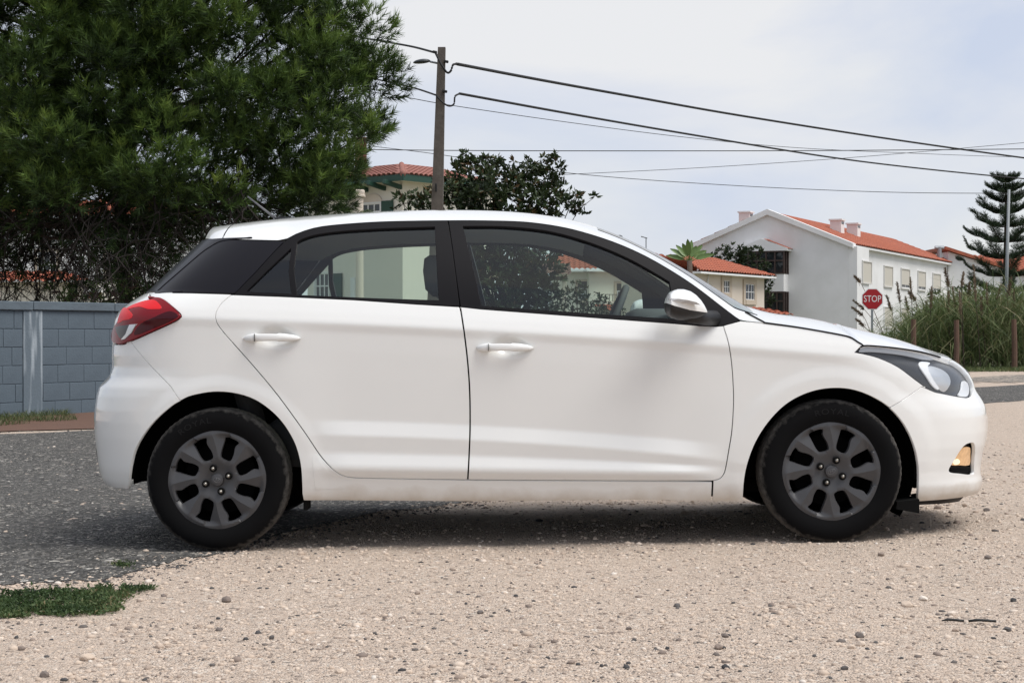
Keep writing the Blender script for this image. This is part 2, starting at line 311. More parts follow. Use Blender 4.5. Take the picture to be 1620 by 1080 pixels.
for k, (a, b, r_, tn) in enumerate(STONES):
    d = CAMH*F/(b-CY); x = (a-CX)/F*d; y = d+CAMY; s_ = r_/F*d
    bm = bmesh.new(); bmesh.ops.create_icosphere(bm, subdivisions=2, radius=1); rs = np.random.default_rng(k)
    sc = (rs.uniform(1, 1.25), rs.uniform(.8, 1), rs.uniform(.6, .85)); pl = [(Vector(rs.normal(size=3)).normalized(), rs.uniform(.62, .9)) for _ in range(7)]
    for v in bm.verts:
        for nrm, dd in pl:
            t = v.co.dot(nrm)
            if t > dd: v.co -= nrm*(t-dd)
        v.co = Vector((v.co.x*sc[0], v.co.y*sc[1], v.co.z*sc[2]))*s_*(1+.06*rs.normal()*.5)
    me = bpy.data.meshes.new('stone'); bm.to_mesh(me); bm.free(); me.materials.append(M_peb); set_tone(me, np.full(len(me.vertices), tn)+rs.normal(0, .02, len(me.vertices)))
    o = link('stone', me, None, (x, y, float(gz(x, y))+s_*.35), (0, 0, rs.uniform(0, 6)))
    tw_ = 'dark' if tn < .14 else 'grey' if tn < .27 else 'brown' if tn < .5 else 'tan' if tn < .83 else 'whitish'
    hx = 'far left' if a < 270 else 'left of centre' if a < 640 else 'below the car doors' if a < 1000 else 'below the front door edge' if a < 1250 else 'below the front wheel' if a < 1420 else 'near the right edge'
    vy = 'level with the tyres' if b < 900 else 'in the middle of the gravel' if b < 985 else 'in the lower gravel' if b < 1035 else 'at the bottom of the picture'
    lb = UNIQ.get(k, f'small {tw_} stone {vy}, {hx}'); SEEN[lb] = SEEN.get(lb, 0)+1
    tag(o, lb if SEEN[lb] == 1 else lb+', next to its twin', 'stone', 'loose stones on the gravel')
# black strip, half buried
d = CAMH*F/(993-CY); y0 = d+CAMY; b = MB()
for p0, p1 in ((1490, 1525), (1533, 1576)):
    x0, x1 = (p0-CX)/F*d, (p1-CX)/F*d; zz = float(gz((x0+x1)/2, y0))+.011
    b.tube([(x0, y0, zz), (x0+(x1-x0)*.3, y0+.003, zz+.003), (x0+(x1-x0)*.7, y0, zz+.002), (x1, y0-.004, zz)], [.0015 if p0 == 1490 else .004, .0045, .0045, .004], 6)
tag(b.build('plastic_strip', mat('black_plastic', (.008, .008, .008), .5), None, True), 'thin black strip lying half buried in the gravel', 'strip')

# ---- leaves: many small folded quads in one mesh
def leaves(name, P, D, length, width, tone, m, parent=None, droop=.15):
    n = len(P); D = D/np.maximum(np.linalg.norm(D, axis=1, keepdims=True), 1e-9); rv = rng.normal(size=(n, 3)); S_ = np.cross(D, rv); S_ /= np.maximum(np.linalg.norm(S_, axis=1, keepdims=True), 1e-9)
    U = np.cross(S_, D); l = np.broadcast_to(length, n)[:, None]; w_ = np.broadcast_to(width, n)[:, None]
    A = P; B = P+D*l*.5+S_*w_*.5+U*w_*.12; C = P+D*l-U*l*droop; E = P+D*l*.5-S_*w_*.5+U*w_*.12
    V = np.stack([A, B, C, E], 1).reshape(-1, 3); i = 4*np.arange(n)[:, None]; FA = np.concatenate([i+np.array([[0, 1, 2]]), i+np.array([[0, 2, 3]])])
    me = newmesh(name, V, FA, m, smooth_=False); set_tone(me, np.repeat(np.broadcast_to(tone, n), 4)); return link(name, me, parent)
def blades(name, P, D, length, width, tone, m, parent=None, bend=.35, seg=4):
    """long curved grass blades, bending over towards their tip"""
    n = len(P); D = D/np.maximum(np.linalg.norm(D, axis=1, keepdims=True), 1e-9); q = rng.random(n)*6.283; S_ = np.stack([np.cos(q), np.sin(q), np.zeros(n)], 1)
    H = np.stack([D[:, 0], D[:, 1], np.zeros(n)], 1); H = H/np.maximum(np.linalg.norm(H, axis=1, keepdims=True), 1e-6); V = []; l = np.broadcast_to(length, n)[:, None]; w_ = np.broadcast_to(width, n)[:, None]; bd = np.broadcast_to(bend, n)[:, None]
    for k in range(seg+1):
        t = k/seg; C = P+D*l*t+H*l*bd*t*t*.6-np.array([0, 0, 1])*l*bd*t**3*.7; ww = w_*(1-t)**.7*(.5+.5*min(1, t*4))
        V += [C-S_*ww/2, C+S_*ww/2]
    V = np.stack(V, 1); m2 = 2*(seg+1); FA = np.concatenate([m2*np.arange(n)[:, None]+np.array([[2*k, 2*k+1, 2*k+3, 2*k+2]]) for k in range(seg)])
    me = newmesh(name, V.reshape(-1, 3), FA, m, smooth_=False); set_tone(me, np.repeat(np.broadcast_to(tone, n), m2)); return link(name, me, parent)
def fmat(name, cols, transl=.3, rough=.55):
    m = bpy.data.materials.new(name); m.use_nodes = True; tone_ramp(m, cols, rough, transl); return m
def ball(n):
    v = rng.normal(size=(n, 3)); v /= np.linalg.norm(v, axis=1, keepdims=True); return v*rng.random((n, 1))**(1/3)
M_weed = fmat('weed_leaf', [(0, (.025, .045, .018)), (.5, (.065, .11, .038)), (.85, (.13, .165, .07)), (1, (.26, .20, .11))])
# creeping weed in the gravel, lower left
def weed_mask(u, v): 
    e = lambda a, b, c, d: ((u-a)/c)**2+((v-b)/d)**2 < 1
    return e(95, 944, 95, 19) | e(25, 947, 60, 16) | e(175, 930, 35, 10) | e(215, 921, 28, 4) | e(150, 952, 40, 9)
u = rng.uniform(-70, 250, 60000); v = rng.uniform(915, 964, 60000); ok = weed_mask(u+rng.normal(0, 5, 60000), v+rng.normal(0, 2, 60000)) & (vnoise(u*.06, v*.14, 1) > .22); u, v = u[ok][:9000], v[ok][:9000]
d = CAMH*F/(v-CY); x = (u-CX)/F*d; y = d+CAMY; hgt = .040*vnoise(x*14, y*14, 2)**1.5
P = np.stack([x, y, gz(x, y)+.002+hgt*rng.random(len(x))], 1); D = rng.normal(size=P.shape)*[1, 1, .3]+[0, 0, .7]
wd = leaves('weed_patch', P, D, rng.uniform(.007, .022, len(P)), rng.uniform(.004, .010, len(P)), np.clip(.75*vnoise(x*9, y*9, 5)+rng.normal(.12, .18, len(P)), 0, 1), M_weed); tag(wd, 'low green creeping weed patch in the gravel, lower left', 'weeds')
u = rng.normal(193, 9, 300); v = rng.normal(884, 2.2, 300); d = CAMH*F/(v-CY); x = (u-CX)/F*d; y = d+CAMY
wd = leaves('weed_patch', np.stack([x, y, gz(x, y)+.004], 1), rng.normal(size=(300, 3))+[0, 0, .7], .012, .006, rng.random(300), M_weed); tag(wd, 'tiny green weed tuft at the asphalt edge by the rear wheel', 'weeds')
# grass along the foot of the block wall
M_grass = fmat('grass_blade', [(0, (.035, .06, .02)), (.5, (.075, .11, .035)), (1, (.17, .17, .08))])
n = 9000; t = rng.uniform(-4, .9, n); w_ = rng.random(n)*1.35; wx, wy = -5.5+.51*t, 10.17+.86*t
x = wx+.75*w_*.5; y = wy-1.0*w_+.1; ok = (vnoise(x*3, y*3, 3) > .3); x, y = x[ok], y[ok]; n = len(x)
tag(blades('verge_grass', np.stack([x, y, gz(x, y)+.01], 1), rng.normal(size=(n, 3))*[.5, .5, 0]+[0, 0, 1], rng.uniform(.04, .14, n), .008, rng.random(n), M_grass, seg=2), 'short green grass along the foot of the block wall', 'grass', kind='stuff')

# ---- block wall
M_block = mat('painted_block', (.105, .138, .168), .8, vary=(2.2, .8, (.075, .10, .125)), bump=(55, .35, .01))
M_mortar = mat('wall_mortar', (.092, .12, .147), .9, bump=(40, .3, .01))
M_cap = mat('wall_cap', (.115, .148, .175), .85, vary=(4, .7, (.08, .10, .12)), bump=(30, .4, .01))
def streak_mat():
    m = mat('pilaster_render', (.15, .18, .205), .85, bump=(45, .3, .01)); nt = m.node_tree; N = nt.nodes; L = nt.links; p = N['Principled BSDF']
    tc = N.new('ShaderNodeTexCoord'); mp = N.new('ShaderNodeMapping'); mp.inputs['Scale'].default_value = (14, 14, 1.6); L.new(tc.outputs['Object'], mp.inputs[0])
    n = N.new('ShaderNodeTexNoise'); n.inputs['Scale'].default_value = 1; n.inputs['Detail'].default_value = 7; L.new(mp.outputs[0], n.inputs['Vector'])
    r = N.new('ShaderNodeMapRange'); r.inputs[1].default_value = .47; r.inputs[2].default_value = .66; r.inputs[4].default_value = .8; L.new(n.outputs['Fac'], r.inputs[0])
    x = N.new('ShaderNodeMix'); x.data_type = 'RGBA'; x.inputs[6].default_value = (.12, .153, .182, 1); x.inputs[7].default_value = (.40, .45, .49, 1); L.new(r.outputs[0], x.inputs[0]); L.new(x.outputs[2], p.inputs['Base Color']); return m
WU = Vector((.51, .86, 0)).normalized(); WN = Vector((WU.y, -WU.x, 0)); WA = math.atan2(WU.y, WU.x)
wall = empty('block_wall', (-5.5, 10.17, 0), WA); tag(wall, 'grey-blue painted concrete block wall behind the car, on the left', 'wall')
b = MB(); b.box((2.5, .093, .58), (11.0, .17, 1.16)); b.build('mortar', M_mortar, wall)
BLK = MB().box((0, 0, 0), (.394, .05, .193), .004); BLK = newmesh('block', BLK.v, BLK.f, M_block, False)
for row in range(6):
    z = 1.155-.1-.2*row; off = .2*(row % 2)+[.0, .05, -.03, .04, .02, 0][row]; t = -3.0+off
    while t < 7.9:
        a, bb = t, t+.39; t += .4
        segs = [(a, bb)]
        for p0, p1 in ((.315, .605), (4.315, 4.605)):
            ns = []
            for q0, q1 in segs:
                if q1 <= p0 or q0 >= p1: ns.append((q0, q1))
                else:
                    if p0-q0 > .05: ns.append((q0, p0))
                    if q1-p1 > .05: ns.append((p1, q1))
            segs = ns
        for q0, q1 in segs: link('block', BLK, wall, ((q0+q1)/2, .027+random.uniform(-.0015, .0015), z), (random.uniform(-.006, .006), 0, random.uniform(-.004, .004)), ((q1-q0)/.392, 1, 1))
t = -3.0
while t < 7.9:
    l_ = random.choice((1.1, 1.4, 1.25)); b = MB(); b.box((t+l_/2, .09, 1.21+random.uniform(-.006, .004)), (l_-.008, .24, .095), .008); b.build('coping', M_cap, wall); t += l_
Ms = streak_mat()
for p0 in (.32, 4.32): b = MB(); b.box((p0+.14, .03, .575), (.275, .08, 1.16), .006); b.build('pilaster', Ms, wall)

# ---- utility pole, its lamp and the overhead wires
M_pole = mat('weathered_pole', (.085, .072, .062), .9, vary=(5, .8, (.14, .125, .11)), bump=(30, .5, .01))
M_wire = mat('cable', (.008, .008, .009), .7); M_metal = mat('galvanised', (.30, .32, .34), .5, metal=.6)
base = at(684, 530, 32); base.z = 0; top = at(699, 76, 32)
pole = empty('utility_pole', base); tag(pole, 'weathered tapering utility pole with a street lamp, behind the car roof', 'pole')
b = MB(); V = []
for k in range(9):
    t = k/8; c = (top-base)*t; h_ = .165*(1-t)+.078*t
    V += [(c.x+sx*h_*.92, c.y+sy*h_, c.z) for sx, sy in ((-1, -1), (1, -1), (1, 1), (-1, 1))]
b.add(V, [(4*k+i, 4*k+(i+1) % 4, 4*k+4+(i+1) % 4, 4*k+4+i) for k in range(8) for i in range(4)]+[(3, 2, 1, 0), (32, 33, 34, 35)]); b.build('post', M_pole, pole)
q = at(690, 297, 31.84)-base; b = MB(); b.box(q, (.035, .03, .16), .01); b.build('pole_slot', M_wire, pole)
b = MB(); a1 = at(694, 101, 32)-base; a2 = at(680, 98, 32)-base; b.tube([a1, a2], .02, 8); b.build('lamp_arm', M_metal, pole)
lq = at(668, 98.5, 31.9)-base; bm = bmesh.new(); bmesh.ops.create_uvsphere(bm, u_segments=16, v_segments=10, radius=1)
for v in bm.verts: v.co = Vector((v.co.x*.16*(1.0 if v.co.x > 0 else 1.1), v.co.y*.10, (v.co.z*.055 if v.co.z > 0 else v.co.z*.03)))
me = bpy.data.meshes.new('street_lamp_head'); bm.to_mesh(me); bm.free(); me.materials.append(mat('lamp_body', (.03, .035, .04), .4)); me.polygons.foreach_set('use_smooth', [True]*len(me.polygons)); link('street_lamp_head', me, pole, lq, (0, R(-6), 0))
for (u, v) in ((688, 83), (706, 98), (724, 102), (704, 145)):
    q = at(u, v, 31.9)-base; b = MB(); b.box(q, (.09, .06, .05), .015, m=Matrix.Translation(q) @ Matrix.Rotation(R(12), 4, 'Y')); b.build('cable_clamp', M_wire, pole)
def wire(pts, rad, label, n=6):
    P = [tuple(at(*p)) for p in pts]; b = MB(); b.tube(cr(P, 8), rad, 6); tag(b.build('overhead_wire', M_wire, None, True), label, 'wire', 'overhead wires')
def cr3(P, n): return P
wire([(560, 58, 38), (620, 68.5, 34), (655, 75, 33), (689, 84, 31.9)], .022, 'thick upper black wire from the pine to the pole top')
wire([(689, 84, 31.9), (698, 102, 31.8), (707, 115, 31.8), (713, 113, 31.8), (717, 103, 31.8), (724, 102, 31.9)], .022, 'drooping loop of thick wire just below the pole top')
wire([(724, 102, 31.9), (850, 126, 36), (1000, 153, 41), (1170, 183, 47), (1400, 219, 54), (1620, 250, 62), (1800, 272, 68)], .032, 'thick upper black wire running right from the pole top')
wire([(560, 118, 38), (628, 133, 34), (660, 141, 33), (690, 151, 31.9)], .018, 'thick lower black wire from the pine to the pole')
wire([(690, 151, 31.9), (700, 162, 31.8), (710, 168, 31.8), (718, 165, 31.8), (720, 153, 31.8), (727, 148.5, 31.9)], .018, 'lower drooping loop of wire on the right of the pole')
wire([(727, 148.5, 31.9), (900, 180, 36), (1080, 211, 42), (1300, 247, 50), (1450, 266, 56), (1620, 283, 62), (1800, 299, 68)], .026, 'thick lower black wire running right from the pole')
wire([(560, 142, 40), (640, 154, 42), (720, 168, 44), (900, 194, 49), (1080, 217, 54), (1260, 234, 60), (1450, 243, 66), (1620, 249, 72), (1800, 252, 76)], .010, 'thin wire just below the two thick ones')
wire([(520, 234, 80), (600, 237, 80), (760, 238.5, 80), (1000, 239, 80), (1300, 238.5, 80), (1620, 236, 80), (1800, 234, 80)], .022, 'thin level wire crossing behind the pole')
wire([(560, 228, 70), (600, 233, 70), (690, 244, 70), (900, 274, 70), (1150, 293, 70), (1400, 304, 70), (1620, 306, 70), (1800, 305, 70)], .014, 'thin sagging wire, lowest on the right')
wire([(880, 277, 85), (1100, 266, 85), (1300, 253, 85), (1450, 241, 85), (1620, 226, 85), (1800, 210, 85)], .014, 'thin wire rising to the right above the house roofs')

# ---- houses
M_white = mat('white_render', (.74, .74, .745), .9, vary=(.7, .6, (.62, .62, .61)))
M_cream = mat('cream_render', (.66, .58, .50), .9, vary=(.8, .4, (.58, .51, .44)))
M_cream2 = mat('pale_render', (.74, .70, .62), .9, vary=(.8, .3, (.66, .62, .55)))
M_tile = mat('orange_tile', (.40, .115, .06), .85, vary=(4, .85, (.24, .075, .048)))
M_tile2 = mat('pinkish_tile', (.36, .155, .125), .85, vary=(5, .85, (.22, .105, .09)))
M_tile3 = mat('brown_tile', (.20, .11, .085), .85, vary=(4, .7, (.13, .085, .07)))
M_stone = mat('window_surround', (.50, .42, .34), .85); M_shut = mat('roller_shutter', (.52, .49, .43), .7, bump=(60, .2, .01)); M_wfr = mat('white_frame', (.75, .75, .75), .5)
M_pane = mat('window_glass', (.02, .024, .027), .08, spec=.6); M_brown = mat('brown_frame', (.05, .03, .025), .6); M_green = mat('green_wood', (.012, .055, .038), .6, vary=(8, .4, (.008, .04, .028)))
M_brick = mat('brick', (.22, .075, .05), .85, vary=(14, .9, (.10, .045, .035)), bump=(18, .8, .02))
def frame2(o, u):                                             # local frame of a wall: x along it, z up, y pointing INTO the house
    u = Vector((u[0], u[1], 0)).normalized(); n = Vector((-u.y, u.x, 0)); M = Matrix.Identity(4)
    for i in range(3): M[i][0] = u[i]; M[i][1] = n[i]; M[i][2] = (0, 0, 1)[i]; M[i][3] = o[i]
    return M
def wavy(name, M, u0, u1, y0, z0, slope_len, pitch, wave, course, mat_, parent, lim=None, flip=1):
    """barrel-tiled roof face: eave along local x at (y0, z0), rising into the house at the pitch angle; lim(x) = slope length at x"""
    nu = max(8, int((u1-u0)/wave*6)); xs = np.linspace(u0, u1, nu); nc = max(2, int(slope_len/course)); V = []; rows = 2*nc
    cs, sn = math.cos(pitch), math.sin(pitch)
    for k in range(nc):
        for e in (0, 1):
            s_ = (k+e)*course
            for x in xs:
                L_ = slope_len if lim is None else max(0.0, lim(x)); ss = min(s_, L_)
                h = abs(math.sin(math.pi*(x-u0)/wave))*wave*.28+(.035 if e == 0 else 0)
                V.append(M @ Vector((x, y0+flip*(ss*cs-h*sn), z0+ss*sn+h*cs)))
    Fq = [(r*nu+i, r*nu+i+1, (r+1)*nu+i+1, (r+1)*nu+i) for r in range(rows-1) for i in range(nu-1)]
    me = newmesh(name, V, Fq, mat_, False); bm = bmesh.new(); bm.from_mesh(me); bmesh.ops.dissolve_degenerate(bm, edges=bm.edges[:], dist=1e-4); bm.to_mesh(me); bm.free(); return link(name, me, parent)
def boxl(M, c, d, name, mat_, parent, bev=0):
    b = MB(); b.box((0, 0, 0), d, bev, m=M @ Matrix.Translation(Vector(c))); return b.build(name, mat_, parent)
def window(M, x, z, w_, h_, parent, kind='bars', sur=M_stone, sw=.12, out=0):
    """x,z = lower left corner on the wall plane (local), built proud of and into the wall"""
    b = MB(); m4 = lambda c: M @ Matrix.Translation(Vector(c))
    for c, d in (((x-sw/2, -.03+out, z+h_/2), (sw, .10, h_+2*sw)), ((x+w_+sw/2, -.03+out, z+h_/2), (sw, .10, h_+2*sw)), ((x+w_/2, -.03+out, z+h_+sw/2), (w_, .10, sw)), ((x+w_/2, -.045+out, z-sw/2), (w_, .13, sw))): b.box((0, 0, 0), d, 0, m=m4(c))
    f = b.build('window', sur, parent); boxl(M, (x+w_/2, -.006+out, z+h_/2), (w_, .008, h_), 'pane', M_pane, f)
    if kind == 'shutter':
        boxl(M, (x+w_/2, -.022+out, z+h_*.59), (w_, .02, h_*.82), 'shutter', M_shut, f)
        b = MB(); b.box((0, 0, 0), (w_, .02, .05), 0, m=m4((x+w_/2, -.024+out, z+.03))); b.box((0, 0, 0), (.05, .02, h_*.2), 0, m=m4((x+w_/2, -.024+out, z+h_*.1))); b.build('sash', M_wfr, f)
    elif kind == 'closed': boxl(M, (x+w_/2, -.022+out, z+h_/2), (w_, .02, h_), 'shutter', M_shut, f)
    elif kind in ('bars', 'half'):
        b = MB(); hh = h_*(.62 if kind == 'half' else 1)
        for t in (.04, .34, .66, .96): b.box((0, 0, 0), (.045, .03, hh), 0, m=m4((x+w_*t, -.024+out, z+hh/2)))
        for t in (.02, .5, .98): b.box((0, 0, 0), (w_, .03, .045), 0, m=m4((x+w_/2, -.026+out, z+hh*t)))
        b.build('sash', M_wfr, f)
        if kind == 'half': boxl(M, (x+w_/2, -.02+out, z+h_*.81), (w_, .02, h_*.38), 'shutter', mat('dark_shutter', (.05, .05, .05), .7), f)
    return f
def on_wall(O, U, px):                                        # distance along a wall from O (direction U) that is seen at photo column px
    k = (px-CX)/F; return (k*(O.y-CAMY)-O.x)/(U.x-k*U.y)
def zat(P, py): return CAMH+(CY-py)/F*(P.y-CAMY)

# big white gabled house, right of centre
C = at(1342, 530, 105); C.z = 0; E = at(1503, 530, 133); E.z = 0; U = (E-C).normalized(); G = Vector((-U.y, U.x, 0)); LW, LG = (E-C).length, 10.4
h4 = empty('gabled_house', C); tag(h4, 'large white house with a gable front, orange roof and row of shuttered windows', 'house'); h4.rotation_euler = (0, 0, 0)
ML = frame2((0, 0, 0), U)                                     # along the long wall
EZ, AZ = 6.63, 8.74
b = MB(); prof = [(0, 0), (LG, 0), (LG, EZ), (LG/2, AZ-.12), (0, EZ)]
b.add([ML @ Vector((x, y, z)) for x in (0, LW) for y, z in prof], [(0, 1, 2, 3, 4), (9, 8, 7, 6, 5)]+[(i, i+5, (i+1) % 5+5, (i+1) % 5) for i in range(5)]); b.build('wall', M_white, h4)
pit = math.atan2(AZ-EZ, LG/2); sl = math.hypot(LG/2, AZ-EZ)
wavy('roof', ML, .45, LW+.3, -.35, EZ-.10, sl+.36, pit, .45, .5, M_tile, h4)
MLb = ML @ Matrix.Translation((LW, LG, 0)) @ Matrix.Rotation(math.pi, 4, 'Z')
wavy('roof', MLb, -.3, LW-.45, -.35, EZ-.10, sl+.36, pit, .9, 1.0, M_tile, h4)
for sg in (0, 1):                                             # white verge along the gable
    p = [(-.35, EZ-.30), (-.35, EZ+.0), (LG/2, AZ+.20), (LG/2, AZ-.16)] if sg == 0 else [(LG+.35, EZ-.30), (LG/2, AZ-.16), (LG/2, AZ+.20), (LG+.35, EZ)]
    b = MB(); b.add([ML @ Vector((x, y, z)) for x in (-.28, .46) for y, z in p], [(0, 1, 2, 3), (7, 6, 5, 4)]+[(i, i+4, (i+1) % 4+4, (i+1) % 4) for i in range(4)]); b.build('verge_board', M_white, h4)
boxl(ML, (LW/2, -.16, EZ-.16), (LW+.4, .34, .12), 'gutter', M_white, h4)
boxl(ML, (1.5, -.28, (EZ-.2)/2), (3.0, .55, EZ-.2), 'bay', M_white, h4)
def chim(M, x, y, z, w_, d_, h_, par):
    c = boxl(M, (x, y, z+h_/2), (w_, d_, h_), 'chimney', mat('chimney_render', (.72, .68, .67), .9), par)
    boxl(M, (x, y, z+h_+.05), (w_*1.2, d_*1.2, .10), 'chimney_cap', M_white, c); boxl(M, (x, y-d_*.51, z+h_-.16), (w_*.7, .02, .14), 'chimney_vent', M_pane, c)
chim(ML, 7.0, 2.6, 7.40, .85, .75, 1.15, h4); chim(ML, 11.3, 2.6, 7.40, .85, .75, 1.15, h4); chim(ML, 4.0, 8.0, 7.0, .75, .75, 2.05, h4)
for (a, c, kd) in ((1350, 1364, 'closed'), (1398, 1411, 'closed'), (1425, 1438, 'shutter'), (1451.5, 1463, 'shutter'), (1475, 1487, 'shutter')):
    t0, t1 = on_wall(C, U, a), on_wall(C, U, c); pm = C+U*((t0+t1)/2); o_ = -.555 if a < 1370 else 0
    window(ML, t0, 4.22, max(.9, t1-t0), 1.32, h4, kd, sur=mat('pale_surround', (.60, .59, .57), .9), sw=.08, out=o_)
    if a > 1370: window(ML, t0, 1.45, max(.9, t1-t0), 1.32, h4, 'closed', sur=M_white, sw=.08, out=o_)
# glazed balconies on the gable
MG = frame2((0, 0, 0), -G); MG = frame2(G*LG, -G)             # gable frame: x from its left end to the corner, y into the house
xg = lambda px: LG-on_wall(C, G, px)
x0, x1 = xg(1178), xg(1247); zb0, zb1, zb2 = 4.75, 6.05, 7.05
bal = boxl(MG, ((x0+x1)/2, -.5, 4.2), (x1-x0, 1.0, 1.1), 'balcony_parapet', M_white, h4)
def glazed(z0, z1, xa, xb, nm):
    g_ = boxl(MG, ((xa+xb)/2, -.48, (z0+z1)/2), (xb-xa-.1, .9, z1-z0), 'balcony_glazing', M_pane, h4); b = MB()
    for k in range(nm+1):
        x = xa+(xb-xa)*k/nm; b.box((0, 0, 0), (.09, .08, z1-z0), 0, m=MG @ Matrix.Translation((x, -.98, (z0+z1)/2)))
    for zz in (z0+.05, z0+(z1-z0)*.58, z1-.05): b.box((0, 0, 0), (xb-xa+.1, .08, .09), 0, m=MG @ Matrix.Translation(((xa+xb)/2, -.985, zz)))
    for y in (-.95, -.5, -.05): b.box((0, 0, 0), (.08, .09, z1-z0), 0, m=MG @ Matrix.Translation((xb+.0, y, (z0+z1)/2)))
    b.build('balcony_frame', M_brown, h4)
glazed(4.75, 6.22, x0, x1, 5); glazed(2.2, 3.65, xg(1215), x1, 3)
b = MB(); b.add([MG @ Vector((x, y, z)) for y in (-1.1, 0) for x, z in ((x0-.2, 6.22), (x1+.25, 6.22), (x1+.25, 6.38), ((x0+x1)/2, 7.0), (x0-.2, 6.38))], [(0, 1, 2, 3, 4), (9, 8, 7, 6, 5)]+[(i, i+5, (i+1) % 5+5, (i+1) % 5) for i in range(5)]); b.build('balcony_pediment', M_white, h4)
b = MB(); b.add([MG @ Vector(p) for p in ((x1+.32, -1.0, 6.36), (x1+.32, 0, 6.36), ((x0+x1)/2+.1, 0, 7.03), ((x0+x1)/2+.1, -1.0, 7.03))], [(0, 1, 2, 3)]); b.build('balcony_roof', M_tile, h4)

# cream house with a hipped orange roof, in front of it
C3 = at(1209, 530, 100); C3.z = 0; A3 = at(1100, 530, 92); A3.z = 0; U3 = (C3-A3).normalized(); L3 = (C3-A3).length
h3 = empty('cream_house', A3); tag(h3, 'cream house with a low hipped orange tile roof, right of the windscreen', 'house'); M3 = frame2((0, 0, 0), U3); D3 = 4.6
EZ3 = zat(C3, 437)
b = MB(); b.box((0, 0, 0), (L3, D3, EZ3), 0, m=M3 @ Matrix.Translation((L3/2, D3/2, EZ3/2))); b.build('wall', M_cream, h3)
p3 = R(20); oh = .55; sl3 = (D3/2+oh)/math.cos(p3); LL = L3+2*oh
lim3 = lambda x: min(sl3, (x+oh)/math.cos(p3), (L3+oh-x)/math.cos(p3))
wavy('roof', M3, -oh, L3+oh, -oh, EZ3-.02, sl3, p3, .36, .42, M_tile, h3, lim3)
ME3 = frame2(U3*L3, Vector((-U3.y, U3.x, 0))); wavy('roof', ME3, -oh, D3+oh, -oh, EZ3-.02, sl3, p3, .36, .42, M_tile, h3, lambda x: min((x+oh)/math.cos(p3), (D3+oh-x)/math.cos(p3)))
MB3 = M3 @ Matrix.Translation((L3, D3, 0)) @ Matrix.Rotation(math.pi, 4, 'Z'); wavy('roof', MB3, -oh, L3+oh, -oh, EZ3-.02, sl3, p3, .8, .9, M_tile, h3, lim3)
boxl(M3, (L3/2, -.28, EZ3-.09), (L3+1.0, .58, .10), 'eaves', M_wfr, h3); boxl(ME3, (D3/2, -.28, EZ3-.09), (D3+1.0, .58, .10), 'eaves', M_wfr, h3)
for a, c, v0, v1 in ((1143.5, 1153, 443.5, 463), (1178, 1192.5, 449, 474)):
    t0, t1 = on_wall(A3, U3, a), on_wall(A3, U3, c); P_ = A3+U3*t0; window(M3, t0, zat(P_, v1), t1-t0, zat(P_, v0)-zat(P_, v1), h3, 'bars', sw=.28)
b = MB(); b.tube([M3 @ Vector((on_wall(A3, U3, 1120), -.06, EZ3-.1)), M3 @ Vector((on_wall(A3, U3, 1117), -.1, EZ3-.5)), M3 @ Vector((on_wall(A3, U3, 1117), -.06, 0))], .05, 6); b.build('downpipe', M_wfr, h3)
# low tiled lean-to that shows above the bonnet
q = at(1222, 489, 80); lt = empty('tiled_shed', (q.x, q.y, 0)); tag(lt, 'low shed with a rusty red tile roof just above the bonnet', 'shed'); MS = frame2((0, 0, 0), Vector((1, .25, 0)))
b = MB(); b.box((0, 0, 0), (1.9, 1.3, q.z-.3), 0, m=MS @ Matrix.Translation((-.05, .8, (q.z-.3)/2))); b.build('wall', M_cream, lt)
wavy('roof', MS, -1.15, 1.0, -.2, q.z-.32, 1.7, R(14), .3, .4, M_tile, lt, lambda x: max(.3, min(1.7, (1.25-x)*1.1)))

# white house seen through the front side windows
C2 = at(932, 530, 110); C2.z = 0; h2 = empty('balcony_house', C2); tag(h2, 'pale house with a balcony, seen through the front car window', 'house')
U2 = Vector((.93, .36, 0)).normalized(); M2 = frame2((0, 0, 0), U2); EZ2 = zat(C2, 427); D2, L2 = 6.5, 9.0
b = MB(); b.box((0, 0, 0), (L2, D2, EZ2), 0, m=M2 @ Matrix.Translation((L2/2, D2/2, EZ2/2))); b.build('wall', M_cream2, h2)
M2l = frame2(Vector((-U2.y, U2.x, 0))*0, Vector((1, 0, 0)))
b = MB(); b.box((0, 0, 0), (2.35, 5.5, EZ2), 0, m=Matrix.Translation((-1.15, 3.1, EZ2/2))); b.build('wing', M_cream2, h2)
pp = R(21); s2 = (D2/2+.5)/math.cos(pp); l2 = lambda x: min(s2, (x+.5)/math.cos(pp), (L2+.5-x)/math.cos(pp)); wavy('roof', M2, -.5, L2+.5, -.5, EZ2, s2, pp, .36, .42, M_tile, h2, l2)
I4 = Matrix.Identity(4); wavy('roof', I4, -2.8, .4, -.1, EZ2, 3.2, pp, .36, .42, M_tile, h2); boxl(I4, (-1.2, -.02, EZ2-.06), (3.2, .5, .12), 'eaves', M_wfr, h2); boxl(M2, (L2/2, -.3, EZ2-.06), (L2+.9, .6, .12), 'eaves', M_wfr, h2)
window(I4, (914.5-932)/F*110, zat(C2, 474), .72, zat(C2, 445)-zat(C2, 474), h2, 'half', sw=.16, out=.35)
xw = on_wall(C2, U2, 975); window(M2, xw, zat(C2, 479), 2.0, zat(C2, 448)-zat(C2, 479), h2, 'half', sw=.16)
bl = boxl(M2, (4.6, -.6, zat(C2, 483)), (8.0, 1.2, .5), 'balcony', M_cream2, h2); b = MB(); zr0 = zat(C2, 477)
for k in range(34): b.box((0, 0, 0), (.03, .03, .45), 0, m=M2 @ Matrix.Translation((.7+k*.235, -1.15, zr0+.22)))
for dz in (0, .45): b.box((0, 0, 0), (8.0, .04, .04), 0, m=M2 @ Matrix.Translation((4.6, -1.15, zr0+dz)))
b.build('balcony_railing', M_brown, h2)
